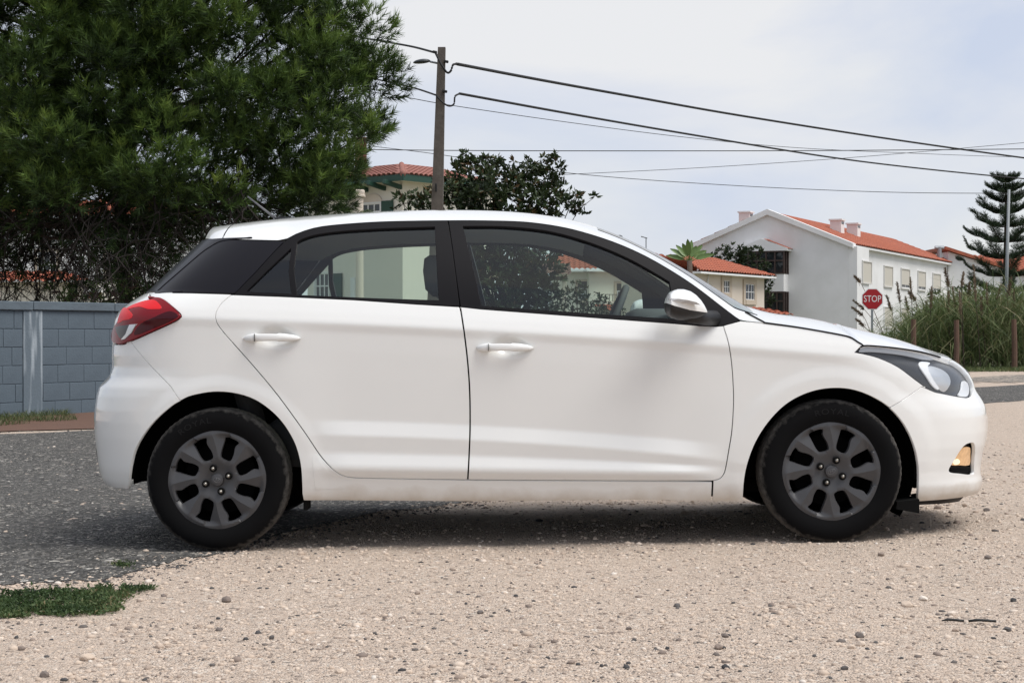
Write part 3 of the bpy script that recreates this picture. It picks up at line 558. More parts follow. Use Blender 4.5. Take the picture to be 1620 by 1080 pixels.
an = boxl(M2, (4.5, -3.0, zat(C2, 500)/2), (9, 3.2, zat(C2, 500)), 'annex', M_cream2, h2); wavy('annex_roof', M2, -.2, 9.2, -4.8, zat(C2, 496), 3.6, R(8), .36, .45, M_tile, h2)
# brown-tiled veranda roof left of it
q = at(866, 436, 88); vr = empty('veranda', (q.x, q.y, 0)); tag(vr, 'veranda with a weathered brown tile roof behind the dark tree', 'veranda'); wavy('roof', I4, -2.2, 1.25, -.3, q.z, 2.2, R(18), .3, .42, M_tile3, vr)
b = MB(); b.box((-.6, .9, q.z-.12), (3.3, 2.2, .14)); b.build('soffit', M_brown, vr)
for x in (-2.0, .9): b = MB(); b.box((x, .2, (q.z-.2)/2), (.22, .22, q.z-.2), .02); b.build('post', M_cream, vr)

# house with the green eaves behind the pole
C1 = at(637, 530, 60); C1.z = 0; h1 = empty('green_eaved_house', C1); tag(h1, 'cream house with green eaves and pinkish roof tiles behind the pole', 'house')
EZ1 = zat(C1, 284); UL = Vector((.76, -.65, 0)).normalized(); UR = Vector((.65, .76, 0)).normalized()
MLf = frame2(UL*-5.0, UL); MR1 = frame2((0, 0, 0), UR)
b = MB(); b.box((0, 0, 0), (5.0, 5.0, EZ1), 0, m=MLf @ Matrix.Translation((2.5, 2.5, EZ1/2))); b.build('wall', M_cream2, h1)
# roof deck with one object per barrel tile
TILE = MB(); nt_ = 6
for k in (0, 1):
    pass
Vt = []
for e, rr in ((0, .118), (1, .098)):
    for i in range(nt_+1): q = math.pi*i/nt_; Vt.append((rr*math.cos(q), e*.47, rr*.62*math.sin(q)+(.0 if e else .03)))
for e, rr in ((0, .098), (1, .080)):
    for i in range(nt_+1): q = math.pi*i/nt_; Vt.append((rr*math.cos(q), e*.47, rr*.55*math.sin(q)+(.0 if e else .022)))
kk = nt_+1; Ft = [(i, i+1, kk+i+1, kk+i) for i in range(nt_)]+[(2*kk+i+1, 2*kk+i, 3*kk+i, 3*kk+i+1) for i in range(nt_)]+[(i+1, i, 2*kk+i, 2*kk+i+1) for i in range(nt_)]
TILEM = newmesh('roof_tile', Vt, Ft, M_tile2, True)
p1 = R(13.5)
def tiled(M, u0, u1, y0, z0, lim, n_max, name='roof'):
    cs, sn = math.cos(p1), math.sin(p1); sl_ = max(lim(x) for x in np.linspace(u0, u1, 30)); V = []; n = 24
    for x in np.linspace(u0, u1, n): V += [M @ Vector((x, y0, z0)), M @ Vector((x, y0+lim(x)*cs, z0+lim(x)*sn))]
    rf = obj(name, V, [(2*i, 2*i+2, 2*i+3, 2*i+1) for i in range(n-1)], M_tile3, h1, False); cnt = 0
    Mt = M.to_3x3().to_4x4() @ Matrix.Rotation(p1, 4, 'X')
    x = u0+.12
    while x < u1:
        s_ = -.05
        while s_+.25 < lim(x) and cnt < n_max:
            o = link('roof_tile', TILEM, rf); o.matrix_local = Matrix.Translation(M @ Vector((x+random.uniform(-.006, .006), y0+s_*cs, z0+s_*sn+.02))) @ Mt @ Matrix.Rotation(random.uniform(-.02, .02), 4, 'Z'); s_ += .40; cnt += 1
        x += .245
    return rf
limL = lambda x: max(.02, min(3.2, (5.6-x)/math.cos(p1))); tiled(MLf, 1.4, 5.58, -.6, EZ1+.10, limL, 150)
limR = lambda x: max(.02, min(3.2, (x+.6)/math.cos(p1))); tiled(MR1, -.58, 4.2, -.6, EZ1+.10, limR, 150)
rdg = MB()
for k in range(9): h0 = MLf @ Vector((5.6, -.6, EZ1+.14)); h9_ = MLf @ Vector((2.6, 2.4, EZ1+.16+3.0*math.tan(p1))); p = h0.lerp(h9_, k/9); q = h0.lerp(h9_, (k+1.15)/9); rdg.tube([p, q], [.12, .10], 8)
rdg.build('ridge_tiles', M_tile2, h1, True)
boxl(MLf, (3.45, -.59, EZ1+.0), (4.3, .06, .22), 'fascia', M_green, h1); boxl(MR1, (2.0, -.59, EZ1+.0), (5.2, .06, .22), 'fascia', M_green, h1)
boxl(MLf, (3.3, -.27, EZ1-.04), (4.3, .56, .05), 'soffit', M_cream2, h1); boxl(MR1, (2.2, -.27, EZ1-.045), (5.2, .56, .05), 'soffit', M_cream2, h1)
for x in (2.3, 3.2, 4.1, 4.9): b = MB(); b.box((0, 0, 0), (.14, .9, .16), .02, m=MLf @ Matrix.Translation((x, -.42, EZ1-.20)) @ Matrix.Rotation(R(-10), 4, 'X')); b.build('rafter_end', M_green, h1)
b = MB(); b.box((0, 0, 0), (2.4, .3, .45), .02, m=MLf @ Matrix.Translation((2.2, -1.05, EZ1-.28))); b.build('porch_beam', M_green, h1)
q = at(569, 330, 58.9)-C1; colm = MB(); colm.tube([(q.x, q.y, 0), (q.x, q.y, EZ1-.75)], [.15, .13], 14); colm.box((q.x, q.y, EZ1-.68), (.38, .38, .10), .02); colm.box((q.x, q.y, EZ1-.55), (.34, .34, .16), .03); colm.build('column', M_cream, h1, 'auto')
q = at(590, 330, 60)-C1; tx = on_wall(C1+UL*-5, UL, 573)
window(MLf, tx, zat(C1, 345), 1.0, zat(C1, 319)-zat(C1, 345), h1, 'bars', sur=M_wfr, sw=.05); boxl(MLf, (tx+1.35, -.06, zat(C1, 331)), (.55, .06, zat(C1, 316)-zat(C1, 346)), 'window_shutter', M_green, h1)
b = MB(); b.prism([(.52*math.cos(a), .34*math.sin(a)) for a in np.linspace(0, math.pi, 14)], -.02, .02, MLf @ Matrix.Translation((tx+.55, -.03, zat(C1, 318))) @ Matrix.Rotation(R(90), 4, 'X')); b.build('window_arch', M_cream, h1)
tx2 = on_wall(C1+UL*-5, UL, 500); window(MLf, tx2, zat(C1, 470), .75, zat(C1, 428)-zat(C1, 470), h1, 'bars', sur=M_wfr, sw=.05); boxl(MLf, (tx2+1.2, -.05, zat(C1, 450)), (.5, .06, .95), 'window_shutter', M_green, h1)
boxl(MLf, (on_wall(C1+UL*-5, UL, 561), -.06, 1.5), (.22, .10, 3.0), 'downpipe', M_wfr, h1)
q = at(571, 300, 61.5)-C1; b = MB(); b.box((q.x, q.y, EZ1+.6), (.40, .40, 1.9)); b.box((q.x, q.y, EZ1+1.6), (.52, .52, .12), .02); b.build('chimney', M_brick, h1)

# houses glimpsed through the pine on the left
hA = at(60, 530, 52); hA.z = 0; h5 = empty('low_house', hA); tag(h5, 'low cream house with a red roof glimpsed under the pine, far left', 'house'); zA = zat(hA, 446)
b = MB(); b.box((-1.0, 2.5, zA/2), (6.5, 5, zA)); b.build('wall', M_cream2, h5); wavy('roof', I4, -4.8, 1.75, -.5, zA-.05, 2.6, R(9), .34, .42, M_tile, h5, lambda x: max(.1, min(2.6, (1.8-x)*1.6)))
b = MB(); b.box((1.75, -.1, zat(hA, 459)), (.55, .3, .14)); b.build('window_awning', M_wfr, h5); b = MB(); b.box((1.75, .0, zat(hA, 466)), (.45, .06, .22)); b.build('window_opening', M_brick, h5)
hB = at(90, 530, 85); hB.z = 0; h6 = empty('tall_house', hB); tag(h6, 'tall pale house with an orange roof glimpsed through the pine, far left', 'house'); zB = zat(hB, 345)
b = MB(); b.box((.5, 4, zB/2), (13, 8, zB)); b.build('wall', M_white, h6); wavy('roof', I4, -6.5, 7.5, -.5, zB, 3.2, R(20), .4, .42, M_tile, h6, lambda x: max(.05, min(3.2, (x+6.4)*1.1, (7.5-x)*1.1)))
for x in (-4.2, -1.0, 2.5): window(I4, x, zB-3.0, 1.0, 1.3, h6, 'bars', sw=.12)
# roofs at the far right
hC = at(1540, 530, 150); hC.z = 0; h7 = empty('far_house', hC); tag(h7, 'distant white house with red roof behind the conifer, far right', 'house'); zC = zat(hC, 432)
b = MB(); b.box((3.0, 5, zC/2), (14, 9, zC)); b.build('wall', M_white, h7); wavy('roof', I4, -5, 11, -.6, zC, 5.2, R(20), .5, .5, M_tile, h7, lambda x: max(.05, min(5.2, (x+5.0)*1.0)))
hD = at(1500, 530, 132); hD.z = 0; h8 = empty('far_gabled_house', hD); tag(h8, 'white house end with a sloping verge just right of the gabled house', 'house'); zD = zat(hD, 402)
b = MB(); b.prism([(0, 0), (6.5, 0), (6.5, zD-1.9), (0, zD+.2)], -6, 0, Matrix.Rotation(R(90), 4, 'X') @ Matrix.Translation((0, 0, -.0))); b.build('wall', M_white, h8)
b = MB(); b.prism([(-.3, zD+.35), (6.9, zD-1.95), (6.9, zD-1.7), (-.3, zD+.6)], -6, .4, Matrix.Rotation(R(90), 4, 'X')); b.build('roof', M_tile, h8)
q = at(1486, 400, 131)-hD; b = MB(); b.tube([(q.x, q.y, zD-1), (q.x, q.y, zD+.5)], .18, 10); b.tube([(q.x-.35, q.y, zD+.45), (q.x+.35, q.y, zD+.45)], .15, 8); b.build('chimney', M_metal, h8)
hE = at(1600, 530, 140); hE.z = 0; h9 = empty('roadside_house', hE); tag(h9, 'white house half hidden by the reeds at the right edge', 'house'); zE = zat(hE, 470)
b = MB(); b.box((3, 4, zE/2), (9, 8, zE)); b.build('wall', M_white, h9); wavy('roof', I4, -1.6, 7.6, -.5, zE, 4.0, R(20), .5, .5, M_tile, h9)
q = at(1006, 391, 108); b = MB()
b.tube([at(1022, 420, 108), at(1022, 376, 108)], .03, 6); b.tube([at(1014, 374, 108), at(1024, 377, 108)], .025, 6)
for k in range(4): p = at(1015+k*2.6, 374.5+k*.7, 108); b.tube([p-Vector((0, .35, .0)), p+Vector((0, .35, .0))], .015, 5)
tag(b.build('television_aerial', M_wire), 'thin television aerial standing above the windscreen line', 'aerial')

# ---- stop sign
sp = at(1380, 473, 50); st = empty('stop_sign', (sp.x, sp.y, 0)); tag(st, 'red octagonal stop sign on a grey post beyond the bonnet', 'sign')
b = MB(); b.tube([(0, .03, 0), (0, .03, sp.z+.2)], .035, 10); b.build('post', M_metal, st, 'auto')
oc = lambda r_: [(r_*math.cos(R(22.5+45*k))/math.cos(R(22.5)), r_*math.sin(R(22.5+45*k))/math.cos(R(22.5))) for k in range(8)]
MS_ = Matrix.Translation((0, 0, sp.z)) @ Matrix.Rotation(R(90), 4, 'X')
b = MB(); b.prism(oc(.315), -.006, .006, MS_); b.build('rim', M_wfr, st); b = MB(); b.prism(oc(.292), .008, .011, MS_); b.build('face', mat('sign_red', (.36, .008, .014), .4), st)
tm = None
# ---- timber posts, lamp post and board by the reeds
M_timber = mat('timber_post', (.13, .075, .05), .9, vary=(8, .7, (.08, .05, .038)), bump=(30, .5, .01))
for k, (px, t, bt, lb) in enumerate(((1444, 505, 596, 'brown timber post in the reeds, nearest the stop sign'), (1513, 506, 588, 'brown timber post in the reeds, middle of three'), (1605, 505, 586, 'brown timber post at the right edge of the reeds'))):
    d = 42.5; p = at(px, t, d); h_ = p.z; b = MB(); b.tube([(0, 0, 0), (.01, 0, h_*.5), (0, 0, h_)], [.075, .07, .065], 9); o = b.build('timber_post', M_timber, None, 'auto'); o.location = (p.x, p.y, 0); o.rotation_euler = (R(random.uniform(-1.5, 1.5)), R([1, .5, -1][k]), 0); tag(o, lb, 'post', 'timber posts by the reeds')
p = at(1589, 600, 47); q = at(1596, 300, 47); b = MB(); b.tube([(p.x, p.y, 0), (q.x, q.y, q.z)], [.055, .038], 10); tag(b.build('lamp_post', mat('weathered_steel', (.22, .24, .25), .6, metal=.3), None, True), 'slim grey metal lamp post rising from the reeds', 'lamp post')
p = at(1602, 500, 46.5); b = MB(); b.box((p.x, p.y, p.z), (.75, .03, .10), .006); b.box((p.x, p.y+.06, p.z/2), (.05, .05, p.z)); tag(b.build('white_board', M_wfr), 'narrow white board in the reeds by the lamp post', 'board')
# ---- vegetation
M_bark = mat('pine_bark', (.035, .025, .02), .95, vary=(9, .7, (.06, .036, .027)), bump=(25, .8, .02))
M_twig = mat('dead_twig', (.022, .017, .015), .95)
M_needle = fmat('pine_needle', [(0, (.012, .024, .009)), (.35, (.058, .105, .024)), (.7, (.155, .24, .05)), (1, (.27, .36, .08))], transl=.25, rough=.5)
def needles(P, D, shoot, nl, nn, tone, width=.007):
    """brush tufts: nn needles round each shoot, leaning forward"""
    n = len(P); D = D/np.linalg.norm(D, axis=1, keepdims=True); a = np.cross(D, np.array([.3, .2, 1.])+rng.normal(0, .3, (n, 3))); a /= np.linalg.norm(a, axis=1, keepdims=True); b = np.cross(D, a)
    q = rng.random((n, nn, 1))*6.283; t = rng.random((n, nn, 1))**.8; lean = rng.uniform(.45, 1.0, (n, nn, 1))
    R_ = a[:, None]*np.cos(q)+b[:, None]*np.sin(q); N_ = R_*lean+D[:, None]*(1.05-.3*lean); N_ /= np.linalg.norm(N_, axis=2, keepdims=True)
    L_ = nl*rng.uniform(.75, 1.15, (n, nn, 1)); B = P[:, None]+D[:, None]*t*np.broadcast_to(shoot, n)[:, None, None]; T = B+N_*L_
    S_ = np.cross(N_, rng.normal(size=N_.shape)); S_ /= np.linalg.norm(S_, axis=2, keepdims=True)
    V = np.stack([B-S_*width/2, B+S_*width/2, T], 2).reshape(-1, 3); tn = np.repeat((tone[:, None]+.16*(t[..., 0]-.5)+rng.normal(0, .08, (n, nn))).ravel(), 3)
    return V, np.clip(tn, 0, 1)
# big pine on the left
TP = at(190, 530, 26.5); TP.z = 0
pine = empty('pine_tree', TP); tag(pine, 'big dark green pine tree overhanging the block wall on the left', 'tree')
outl = np.array([(-420, -260), (480, -260), (505, -60), (548, -6), (590, 10), (612, 38), (622, 66), (641, 98), (638, 132), (627, 158), (621, 192), (602, 216), (588, 238), (566, 262), (556, 300), (552, 330), (470, 338), (380, 345), (300, 350), (220, 338), (120, 330), (0, 350), (-200, 340), (-420, 300)], float)
cl = []; tries = 0
while len(cl) < 520 and tries < 60000:
    tries += 1; u, v = rng.uniform(-420, 640), rng.uniform(-260, 350)
    if not inside(outl, np.array([u]), np.array([v]))[0]: continue
    e = edge_dist(outl, np.array([u]), np.array([v]))[0]
    if e < 16: continue
    dd = (1-((u-150)/560)**2); 
    if dd <= 0: continue
    d = 26.5+rng.uniform(-1, 1)*(3.6*math.sqrt(dd)) if rng.random() < .45 else 26.5-rng.uniform(.55, 1)*3.6*math.sqrt(dd)
    r_ = min(rng.uniform(30, 52), e+6); P = at(u, v, d); rr = r_/F*d
    if any((P-c).length < .40*(rr+r2) for c, r2 in cl): continue
    cl.append((P, rr))
Pt, Dt, Tt, Sh = [], [], [], []
cen = at(150, 150, 26.5)
for c, r_ in cl:
    n = int(10+58*(r_/.5)); out = (c-cen); out = np.array((out.x*.35, out.y*.35, 0)); up_ = np.array([0, 0, 1.0]); q = ball(n)*[1, 1, .8]; p = np.array(c)+q*r_
    dirv = q*1.1+up_*.75+out*.25+rng.normal(0, .25, (n, 3)); Pt.append(p); Dt.append(dirv); g = rng.uniform(-.12, .12); Tt.append(np.clip(.34+g+.38*q[:, 2]+.12*rng.normal(size=n), 0, 1)); Sh.append(rng.uniform(.12, .26, n))  # tufts paler towards each clump's top: light from above put into the tone
Pt, Dt, Tt, Sh = np.concatenate(Pt), np.concatenate(Dt), np.concatenate(Tt), np.concatenate(Sh)
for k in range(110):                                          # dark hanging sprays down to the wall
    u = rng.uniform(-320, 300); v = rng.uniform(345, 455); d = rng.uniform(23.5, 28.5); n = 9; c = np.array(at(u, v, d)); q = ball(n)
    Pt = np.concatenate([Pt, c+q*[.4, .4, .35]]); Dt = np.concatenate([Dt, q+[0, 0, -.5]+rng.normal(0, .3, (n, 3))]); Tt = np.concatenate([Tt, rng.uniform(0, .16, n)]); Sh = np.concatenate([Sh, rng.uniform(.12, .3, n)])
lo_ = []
for k in range(150):                                          # thin sprays low in the crown, shade put into a darker tone
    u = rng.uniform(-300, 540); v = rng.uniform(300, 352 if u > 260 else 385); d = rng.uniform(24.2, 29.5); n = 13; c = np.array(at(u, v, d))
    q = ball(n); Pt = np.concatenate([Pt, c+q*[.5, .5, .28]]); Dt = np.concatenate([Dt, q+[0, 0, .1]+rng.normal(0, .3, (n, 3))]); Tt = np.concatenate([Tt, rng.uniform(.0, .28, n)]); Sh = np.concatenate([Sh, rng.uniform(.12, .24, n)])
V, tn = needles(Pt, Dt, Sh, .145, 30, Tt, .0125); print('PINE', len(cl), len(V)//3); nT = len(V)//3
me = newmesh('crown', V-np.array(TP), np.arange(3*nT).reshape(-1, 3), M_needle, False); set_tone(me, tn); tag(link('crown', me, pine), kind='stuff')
# trunk, limbs and the dead lower twigs
b = MB(); tp = [Vector((0, 0, -.05)), Vector((.1, .1, 1.2)), Vector((-.05, .15, 2.6)), Vector((.1, 0, 4.2)), Vector((0, 0, 6.5)), Vector((.15, 0, 9.0))]
b.tube(tp, [.12, .11, .10, .09, .07, .03], 10); b.build('trunk', M_bark, pine, True)
b = MB(); order = rng.permutation(len(cl))
for i in order[:85]:
    c, r_ = cl[i]; c = c-TP; z0 = max(2.5, min(8.5, c.z-.30*math.hypot(c.x, c.y)-.2)); s0 = Vector((0, .05, z0)); m_ = s0.lerp(c, .5)+Vector((rng.normal()*.15, rng.normal()*.15, -.25))
    pts = [s0, s0.lerp(m_, .55), m_, m_.lerp(c, .55)+Vector((0, 0, -.05)), c]; b.tube(cr([tuple(p) for p in pts], 2), list(np.linspace(.038, .010, 9)), 5, False)
b.build('limbs', M_bark, pine, True)
segA, segB, segR = [], [], []
def walk(p, d, n, step, wob, r0, depth):
    for k in range(n):
        d = d+rng.normal(0, wob, 3); d /= np.linalg.norm(d); q = p+d*step; segA.append(p); segB.append(q); segR.append(r0*(1-k/(n+1)))
        if depth and rng.random() < .85:
            s_ = np.cross(d, rng.normal(size=3)); walk(q, d*.8+s_*.75, max(2, n-2), step*.72, wob*1.1, r0*.6, depth-1)
        p = q
ctr = np.array(TP)
for k in range(300):
    u = rng.uniform(-260, 400); v = rng.uniform(290, 395) if u < 230 else rng.uniform(270, 330); d = rng.uniform(23.5, 28.5); p = np.array(at(u, v, d)); dr = np.array([(p[0]-ctr[0])*.22+rng.normal()*.6, rng.normal()*.5, -rng.uniform(.35, 1.2)])
    walk(p, dr/np.linalg.norm(dr), 5, .26, .22, .015, 2)
A_, B_, R_ = np.array(segA), np.array(segB), np.array(segR); ok = (B_[:, 2] > .9); A_, B_, R_ = A_[ok], B_[ok], R_[ok]; T = B_-A_; T /= np.linalg.norm(T, axis=1, keepdims=True); s1_ = np.cross(T, [.3, 1, .2]); s1_ /= np.linalg.norm(s1_, axis=1, keepdims=True); s2_ = np.cross(T, s1_)
V = []
for P_ in (A_, B_):
    for q in (0, 2.094, 4.189): V.append(P_+(s1_*math.cos(q)+s2_*math.sin(q))*R_[:, None])
V = np.stack(V, 1).reshape(-1, 3); i6 = 6*np.arange(len(A_))[:, None]; FA = np.concatenate([i6+np.array([[k, (k+1) % 3, (k+1) % 3+3, k+3]]) for k in range(3)])
tag(link('dead_twigs', newmesh('dead_twigs', V-ctr, FA, M_twig, False), pine), kind='stuff')

# broad-leaved trees and shrubs: lumps of leaf whorls on limbs
M_mag = fmat('magnolia_leaf', [(0, (.012, .020, .009)), (.35, (.028, .045, .018)), (.65, (.055, .080, .030)), (.82, (.075, .05, .025)), (1, (.12, .075, .035))], transl=.12, rough=.35)
M_leaf = fmat('shrub_leaf', [(0, (.02, .035, .012)), (.5, (.05, .085, .025)), (1, (.11, .15, .05))], transl=.25)
M_dark = fmat('dark_tree_leaf', [(0, (.012, .022, .010)), (.5, (.03, .048, .020)), (1, (.06, .085, .035))], transl=.2)
def leafy(name, label, base_px, d, lumps, leaf, wpm, m, cat='tree', trunk=True, nl=7, dep=1.0, group=None, spread=.5, tr_=.10):
    """lumps: (px, py, radius px, density); base at base_px on the ground; leaf = leaf length"""
    base = at(base_px, 530, d); base.z = 0; o = empty(name, base); tag(o, label, cat, group); P, D, T = [], [], []; b = MB(); zs_ = min(at(0, l[1], d).z for l in lumps)
    for (u, v, r_, *k) in lumps:
        r3 = r_/F*d; n = max(4, int(wpm*r3**2*(k[0] if k else 1))); q = ball(n); q *= (1-.0*q[:, :1]); c = np.array(at(u, v, d+rng.normal()*.3*dep)); wp = c+q*[r3, r3*dep, r3]
        if trunk or True: 
            cc = Vector(c)-base; s0 = Vector((rng.normal()*.08, rng.normal()*.08, max(.1, min(cc.z*.45, zs_*.6)))); mm = s0.lerp(cc, .5)+Vector((rng.normal()*.1, 0, -.1)); b.tube(cr([tuple(s0), tuple(mm), tuple(cc)], 3), list(np.linspace(.035, .008, 7)), 5, False)
            for w_ in wp[::max(1, n//5)]: b.tube([cc, cc.lerp(Vector(w_)-base, .6)+Vector((0, 0, -.03)), Vector(w_)-base], [.012, .008, .004], 4, False)
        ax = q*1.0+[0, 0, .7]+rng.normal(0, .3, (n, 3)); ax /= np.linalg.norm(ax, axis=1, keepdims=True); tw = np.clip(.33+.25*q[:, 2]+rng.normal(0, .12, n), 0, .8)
        dirs = ax[:, None]*.55+rng.normal(size=(n, nl, 3))*spread; P.append(np.repeat(wp, nl, 0)+rng.normal(0, .02, (n*nl, 3))); D.append(dirs.reshape(-1, 3)); tt = np.repeat(tw, nl)+rng.normal(0, .06, n*nl); tt[rng.random(n*nl) < .13] += .4; T.append(np.clip(tt, 0, 1))
    P, D, T = np.concatenate(P)-np.array(base), np.concatenate(D), np.concatenate(T); n = len(P)
    lv = leaves('crown', P, D, leaf*rng.uniform(.7, 1.15, n), leaf*rng.uniform(.34, .46, n), T, m, o); tag(lv, kind='stuff')
    if trunk: b.tube([(0, 0, -.05), (.05, .02, zs_*.45), (0, 0, zs_*.9)], [tr_, tr_*.8, tr_*.5], 9)
    b.build('trunk', M_bark, o, True); return o
leafy('magnolia_tree', 'dark magnolia tree with large glossy leaves behind the pole', 790, 39, [(742, 282, 34), (715, 305, 34), (760, 300, 40), (800, 285, 34), (775, 262, 20), (845, 290, 36), (868, 268, 24), (835, 262, 12), (880, 300, 22), (738, 248, 11), (700, 325, 34), (760, 335, 46), (820, 325, 46), (870, 325, 34), (905, 318, 17), (915, 332, 14), (638, 322, 17, .7), (655, 312, 13, .7), (668, 330, 16, .8), (770, 385, 60), (830, 395, 62), (740, 410, 55), (800, 440, 66), (858, 440, 42), (760, 470, 60), (835, 480, 50)], .17, 235, M_mag, nl=7)
q = at(905, 335, 39); b = MB(); b.tube([at(908, 330, 39), at(925, 324, 39), at(938, 314, 39)], [.012, .008, .005], 5); tw = b.build('stray_twig', M_bark); n = 9; lv = leaves('foliage', np.array([at(940+rng.normal()*2, 310, 39) for _ in range(n*2)]), rng.normal(size=(n*2, 3))*[.8, .4, .6]+[.1, 0, .4], .15, .06, rng.uniform(.1, .6, n*2), M_mag, tw); tag(lv, kind='stuff'); tag(tw, 'single leafy twig sticking out right of the magnolia', 'twig')
leafy('flowering_shrub', 'loose dark shrub seen low through the front car window', 930, 60, [(895, 470, 18), (912, 465, 20), (930, 478, 22), (950, 485, 18), (905, 492, 24), (945, 500, 26), (975, 496, 16), (880, 490, 24)], .16, 120, M_mag, 'shrub', trunk=False, nl=6)
leafy('garden_shrub', 'green shrub behind the block wall, left of the tail light', 120, 24, [(95, 462, 18), (120, 466, 16), (150, 464, 18), (178, 462, 20), (210, 455, 24), (105, 478, 20), (165, 480, 22)], .07, 420, M_leaf, 'shrub', trunk=False, nl=6)
leafy('dark_tree', 'dark bushy tree between the cream house and the gabled house', 1190, 104, [(1125, 408, 14), (1145, 404, 16), (1165, 402, 16), (1180, 408, 18), (1195, 405, 14), (1208, 420, 12), (1214, 445, 12), (1214, 470, 14), (1200, 440, 16), (1160, 425, 20)], .30, 60, M_dark, nl=6, dep=.4)
leafy('dark_shrub', 'dark shrub mass behind the reeds, below the conifer', 1560, 60, [(1480, 480, 20), (1500, 500, 26), (1530, 470, 22), (1560, 490, 30), (1590, 480, 30), (1620, 500, 30), (1540, 520, 30), (1470, 520, 24)], .22, 70, M_dark, 'shrub', trunk=False, nl=6)
# banana-like plant in front of the cream house
bp = at(1091, 530, 84); bp.z = 0; pl = empty('banana_palm', bp); tag(pl, 'banana-like palm with broad upright leaves by the cream house', 'palm'); zt_ = zat(bp, 412)
b = MB(); b.tube([(0, 0, 0), (.05, 0, zt_*.6), (0, 0, zt_)], [.16, .15, .13], 9); b.build('trunk', mat('palm_trunk', (.09, .065, .05), .9, bump=(12, .8, .04)), pl, True)
M_ban = mat('banana_leaf', (.10, .17, .045), .45, vary=(3, .6, (.16, .23, .07)))
for k in range(10):
    a = (-1.15+2.3*k/9); yv = rng.uniform(-.4, .4); L_ = rng.uniform(.9, 1.15); dv = Vector((math.sin(a), yv, math.cos(a)*1.5)).normalized(); sv = dv.cross(Vector((yv, -1, .2))).normalized(); V = []; F_ = []
    for i in range(8):
        t = i/7; c = Vector((0, 0, zt_-.1))+dv*L_*t*1.1+Vector((math.sin(a)*.25*t*t, 0, -.28*abs(math.sin(a))*t*t)); w_ = .02 if t < .3 else .125*math.sin(min(1, (t-.2)/.8)*math.pi)**.6+.01
        V += [c-sv*w_, c+Vector((0, .03, -.02)), c+sv*w_]
    F_ = [(3*i+j, 3*i+j+1, 3*i+4+j, 3*i+3+j) for i in range(7) for j in (0, 1)]; obj('leaf', V, F_, M_ban, pl)
# Norfolk pine at the right edge
M_nor = fmat('araucaria_needle', [(0, (.014, .026, .014)), (.5, (.032, .055, .026)), (1, (.065, .09, .042))], transl=.15)
npb = at(1591, 530, 75); npb.z = 0; ap = empty('norfolk_pine', npb); tag(ap, 'tiered conifer with level branches at the right edge', 'tree'); zt_ = zat(npb, 276)
b = MB(); b.tube([(0, 0, 0), (0, 0, zt_*.5), (0, 0, zt_)], [.16, .11, .02], 9); b.build('trunk', M_bark, ap, True)
P, D, T = [], [], []; bb = MB()
tiers = [(288, 20), (303, 29), (319, 34), (337, 40), (358, 52), (382, 63), (408, 70), (436, 74), (462, 74)]
for (v, r_) in tiers:
    z = zat(npb, v); r3 = r_/F*75; nb = 6; ph = rng.random()*6.28
    for k in range(nb):
        a = ph+6.283*k/nb+rng.normal()*.12; h = np.array([math.cos(a), math.sin(a), 0]); s_ = np.array([-h[1], h[0], 0]); rl = r3*rng.uniform(.82, 1.1); pts = []
        for i in range(9):
            t = i/8; pts.append(np.array([0, 0, z])+h*rl*t+np.array([0, 0, -.10*math.sin(t*3)*rl*.5+(.30+.2*rng.random())*rl*t*t]))
        bb.tube(pts, list(np.linspace(.03, .008, 9)), 4, False)
        m_ = int(90+140*rl)
        t = rng.uniform(.12, 1, m_); ii = t*8; c = np.stack([np.interp(ii, range(9), np.array(pts)[:, j]) for j in range(3)], 1); sd_ = rng.choice([-1, 1], m_)[:, None]; ln = (.10+.16*np.sin(np.clip(t, 0, 1)*2.6))[:, None]
        P.append(c); D.append((s_[None]*sd_*rng.uniform(.2, 1, (m_, 1))+h[None]*.55+np.array([[0, 0, 1.]])*rng.uniform(.35, .9, (m_, 1)))*ln); T.append(np.clip(.4+.3*rng.normal(size=m_)*.5, 0, 1))
bb.build('branches', M_bark, ap, True); P, D, T = map(np.concatenate, (P, D, T)); ln = np.linalg.norm(D, axis=1); Vn, tn = needles(P, D, ln*1.4, .075, 13, T, .014); nT = len(Vn)//3
me = newmesh('crown', Vn, np.arange(3*nT).reshape(-1, 3), M_nor, False); set_tone(me, tn); tag(link('crown', me, ap), kind='stuff')
# reed bed
M_reed = fmat('reed_leaf', [(0, (.04, .065, .025)), (.5, (.10, .145, .05)), (.8, (.17, .20, .085)), (1, (.32, .28, .16))], transl=.3)
M_plume = fmat('reed_plume', [(0, (.13, .095, .065)), (.5, (.24, .18, .125)), (1, (.36, .29, .21))], transl=.2, rough=.9)
n = 7500; u = np.where(rng.random(7500) < .07, rng.uniform(1385, 1430, 7500), rng.uniform(1425, 1700, 7500)); d = rng.uniform(43.2, 48.5, n); x = (u-CX)/F*d; y = d+CAMY; hm = np.interp(u, [1400, 1440, 1480, 1520, 1700], [1.3, 2.0, 2.5, 2.8, 2.85])
z0 = rng.random(n)*hm*.62; P = np.stack([x, y, z0], 1); D = rng.normal(size=(n, 3))*[.55, .4, 0]+[0, 0, 1]
tag(blades('reed_bed', P, D, rng.uniform(.45, 1.15, n)*hm*.5, rng.uniform(.020, .042, n), np.clip(rng.normal(.6, .24, n), 0, 1), M_reed, bend=rng.uniform(.3, 1.8, n), seg=5), 'dense green reed leaves filling the right background', 'reeds', kind='stuff')
n = 900; u = rng.uniform(1405, 1690, n); d = rng.uniform(43.2, 48.5, n); b = None; x = (u-CX)/F*d; hm = np.interp(u, [1400, 1440, 1480, 1520, 1700], [.75, 1.25, 1.85, 2.15, 2.2])
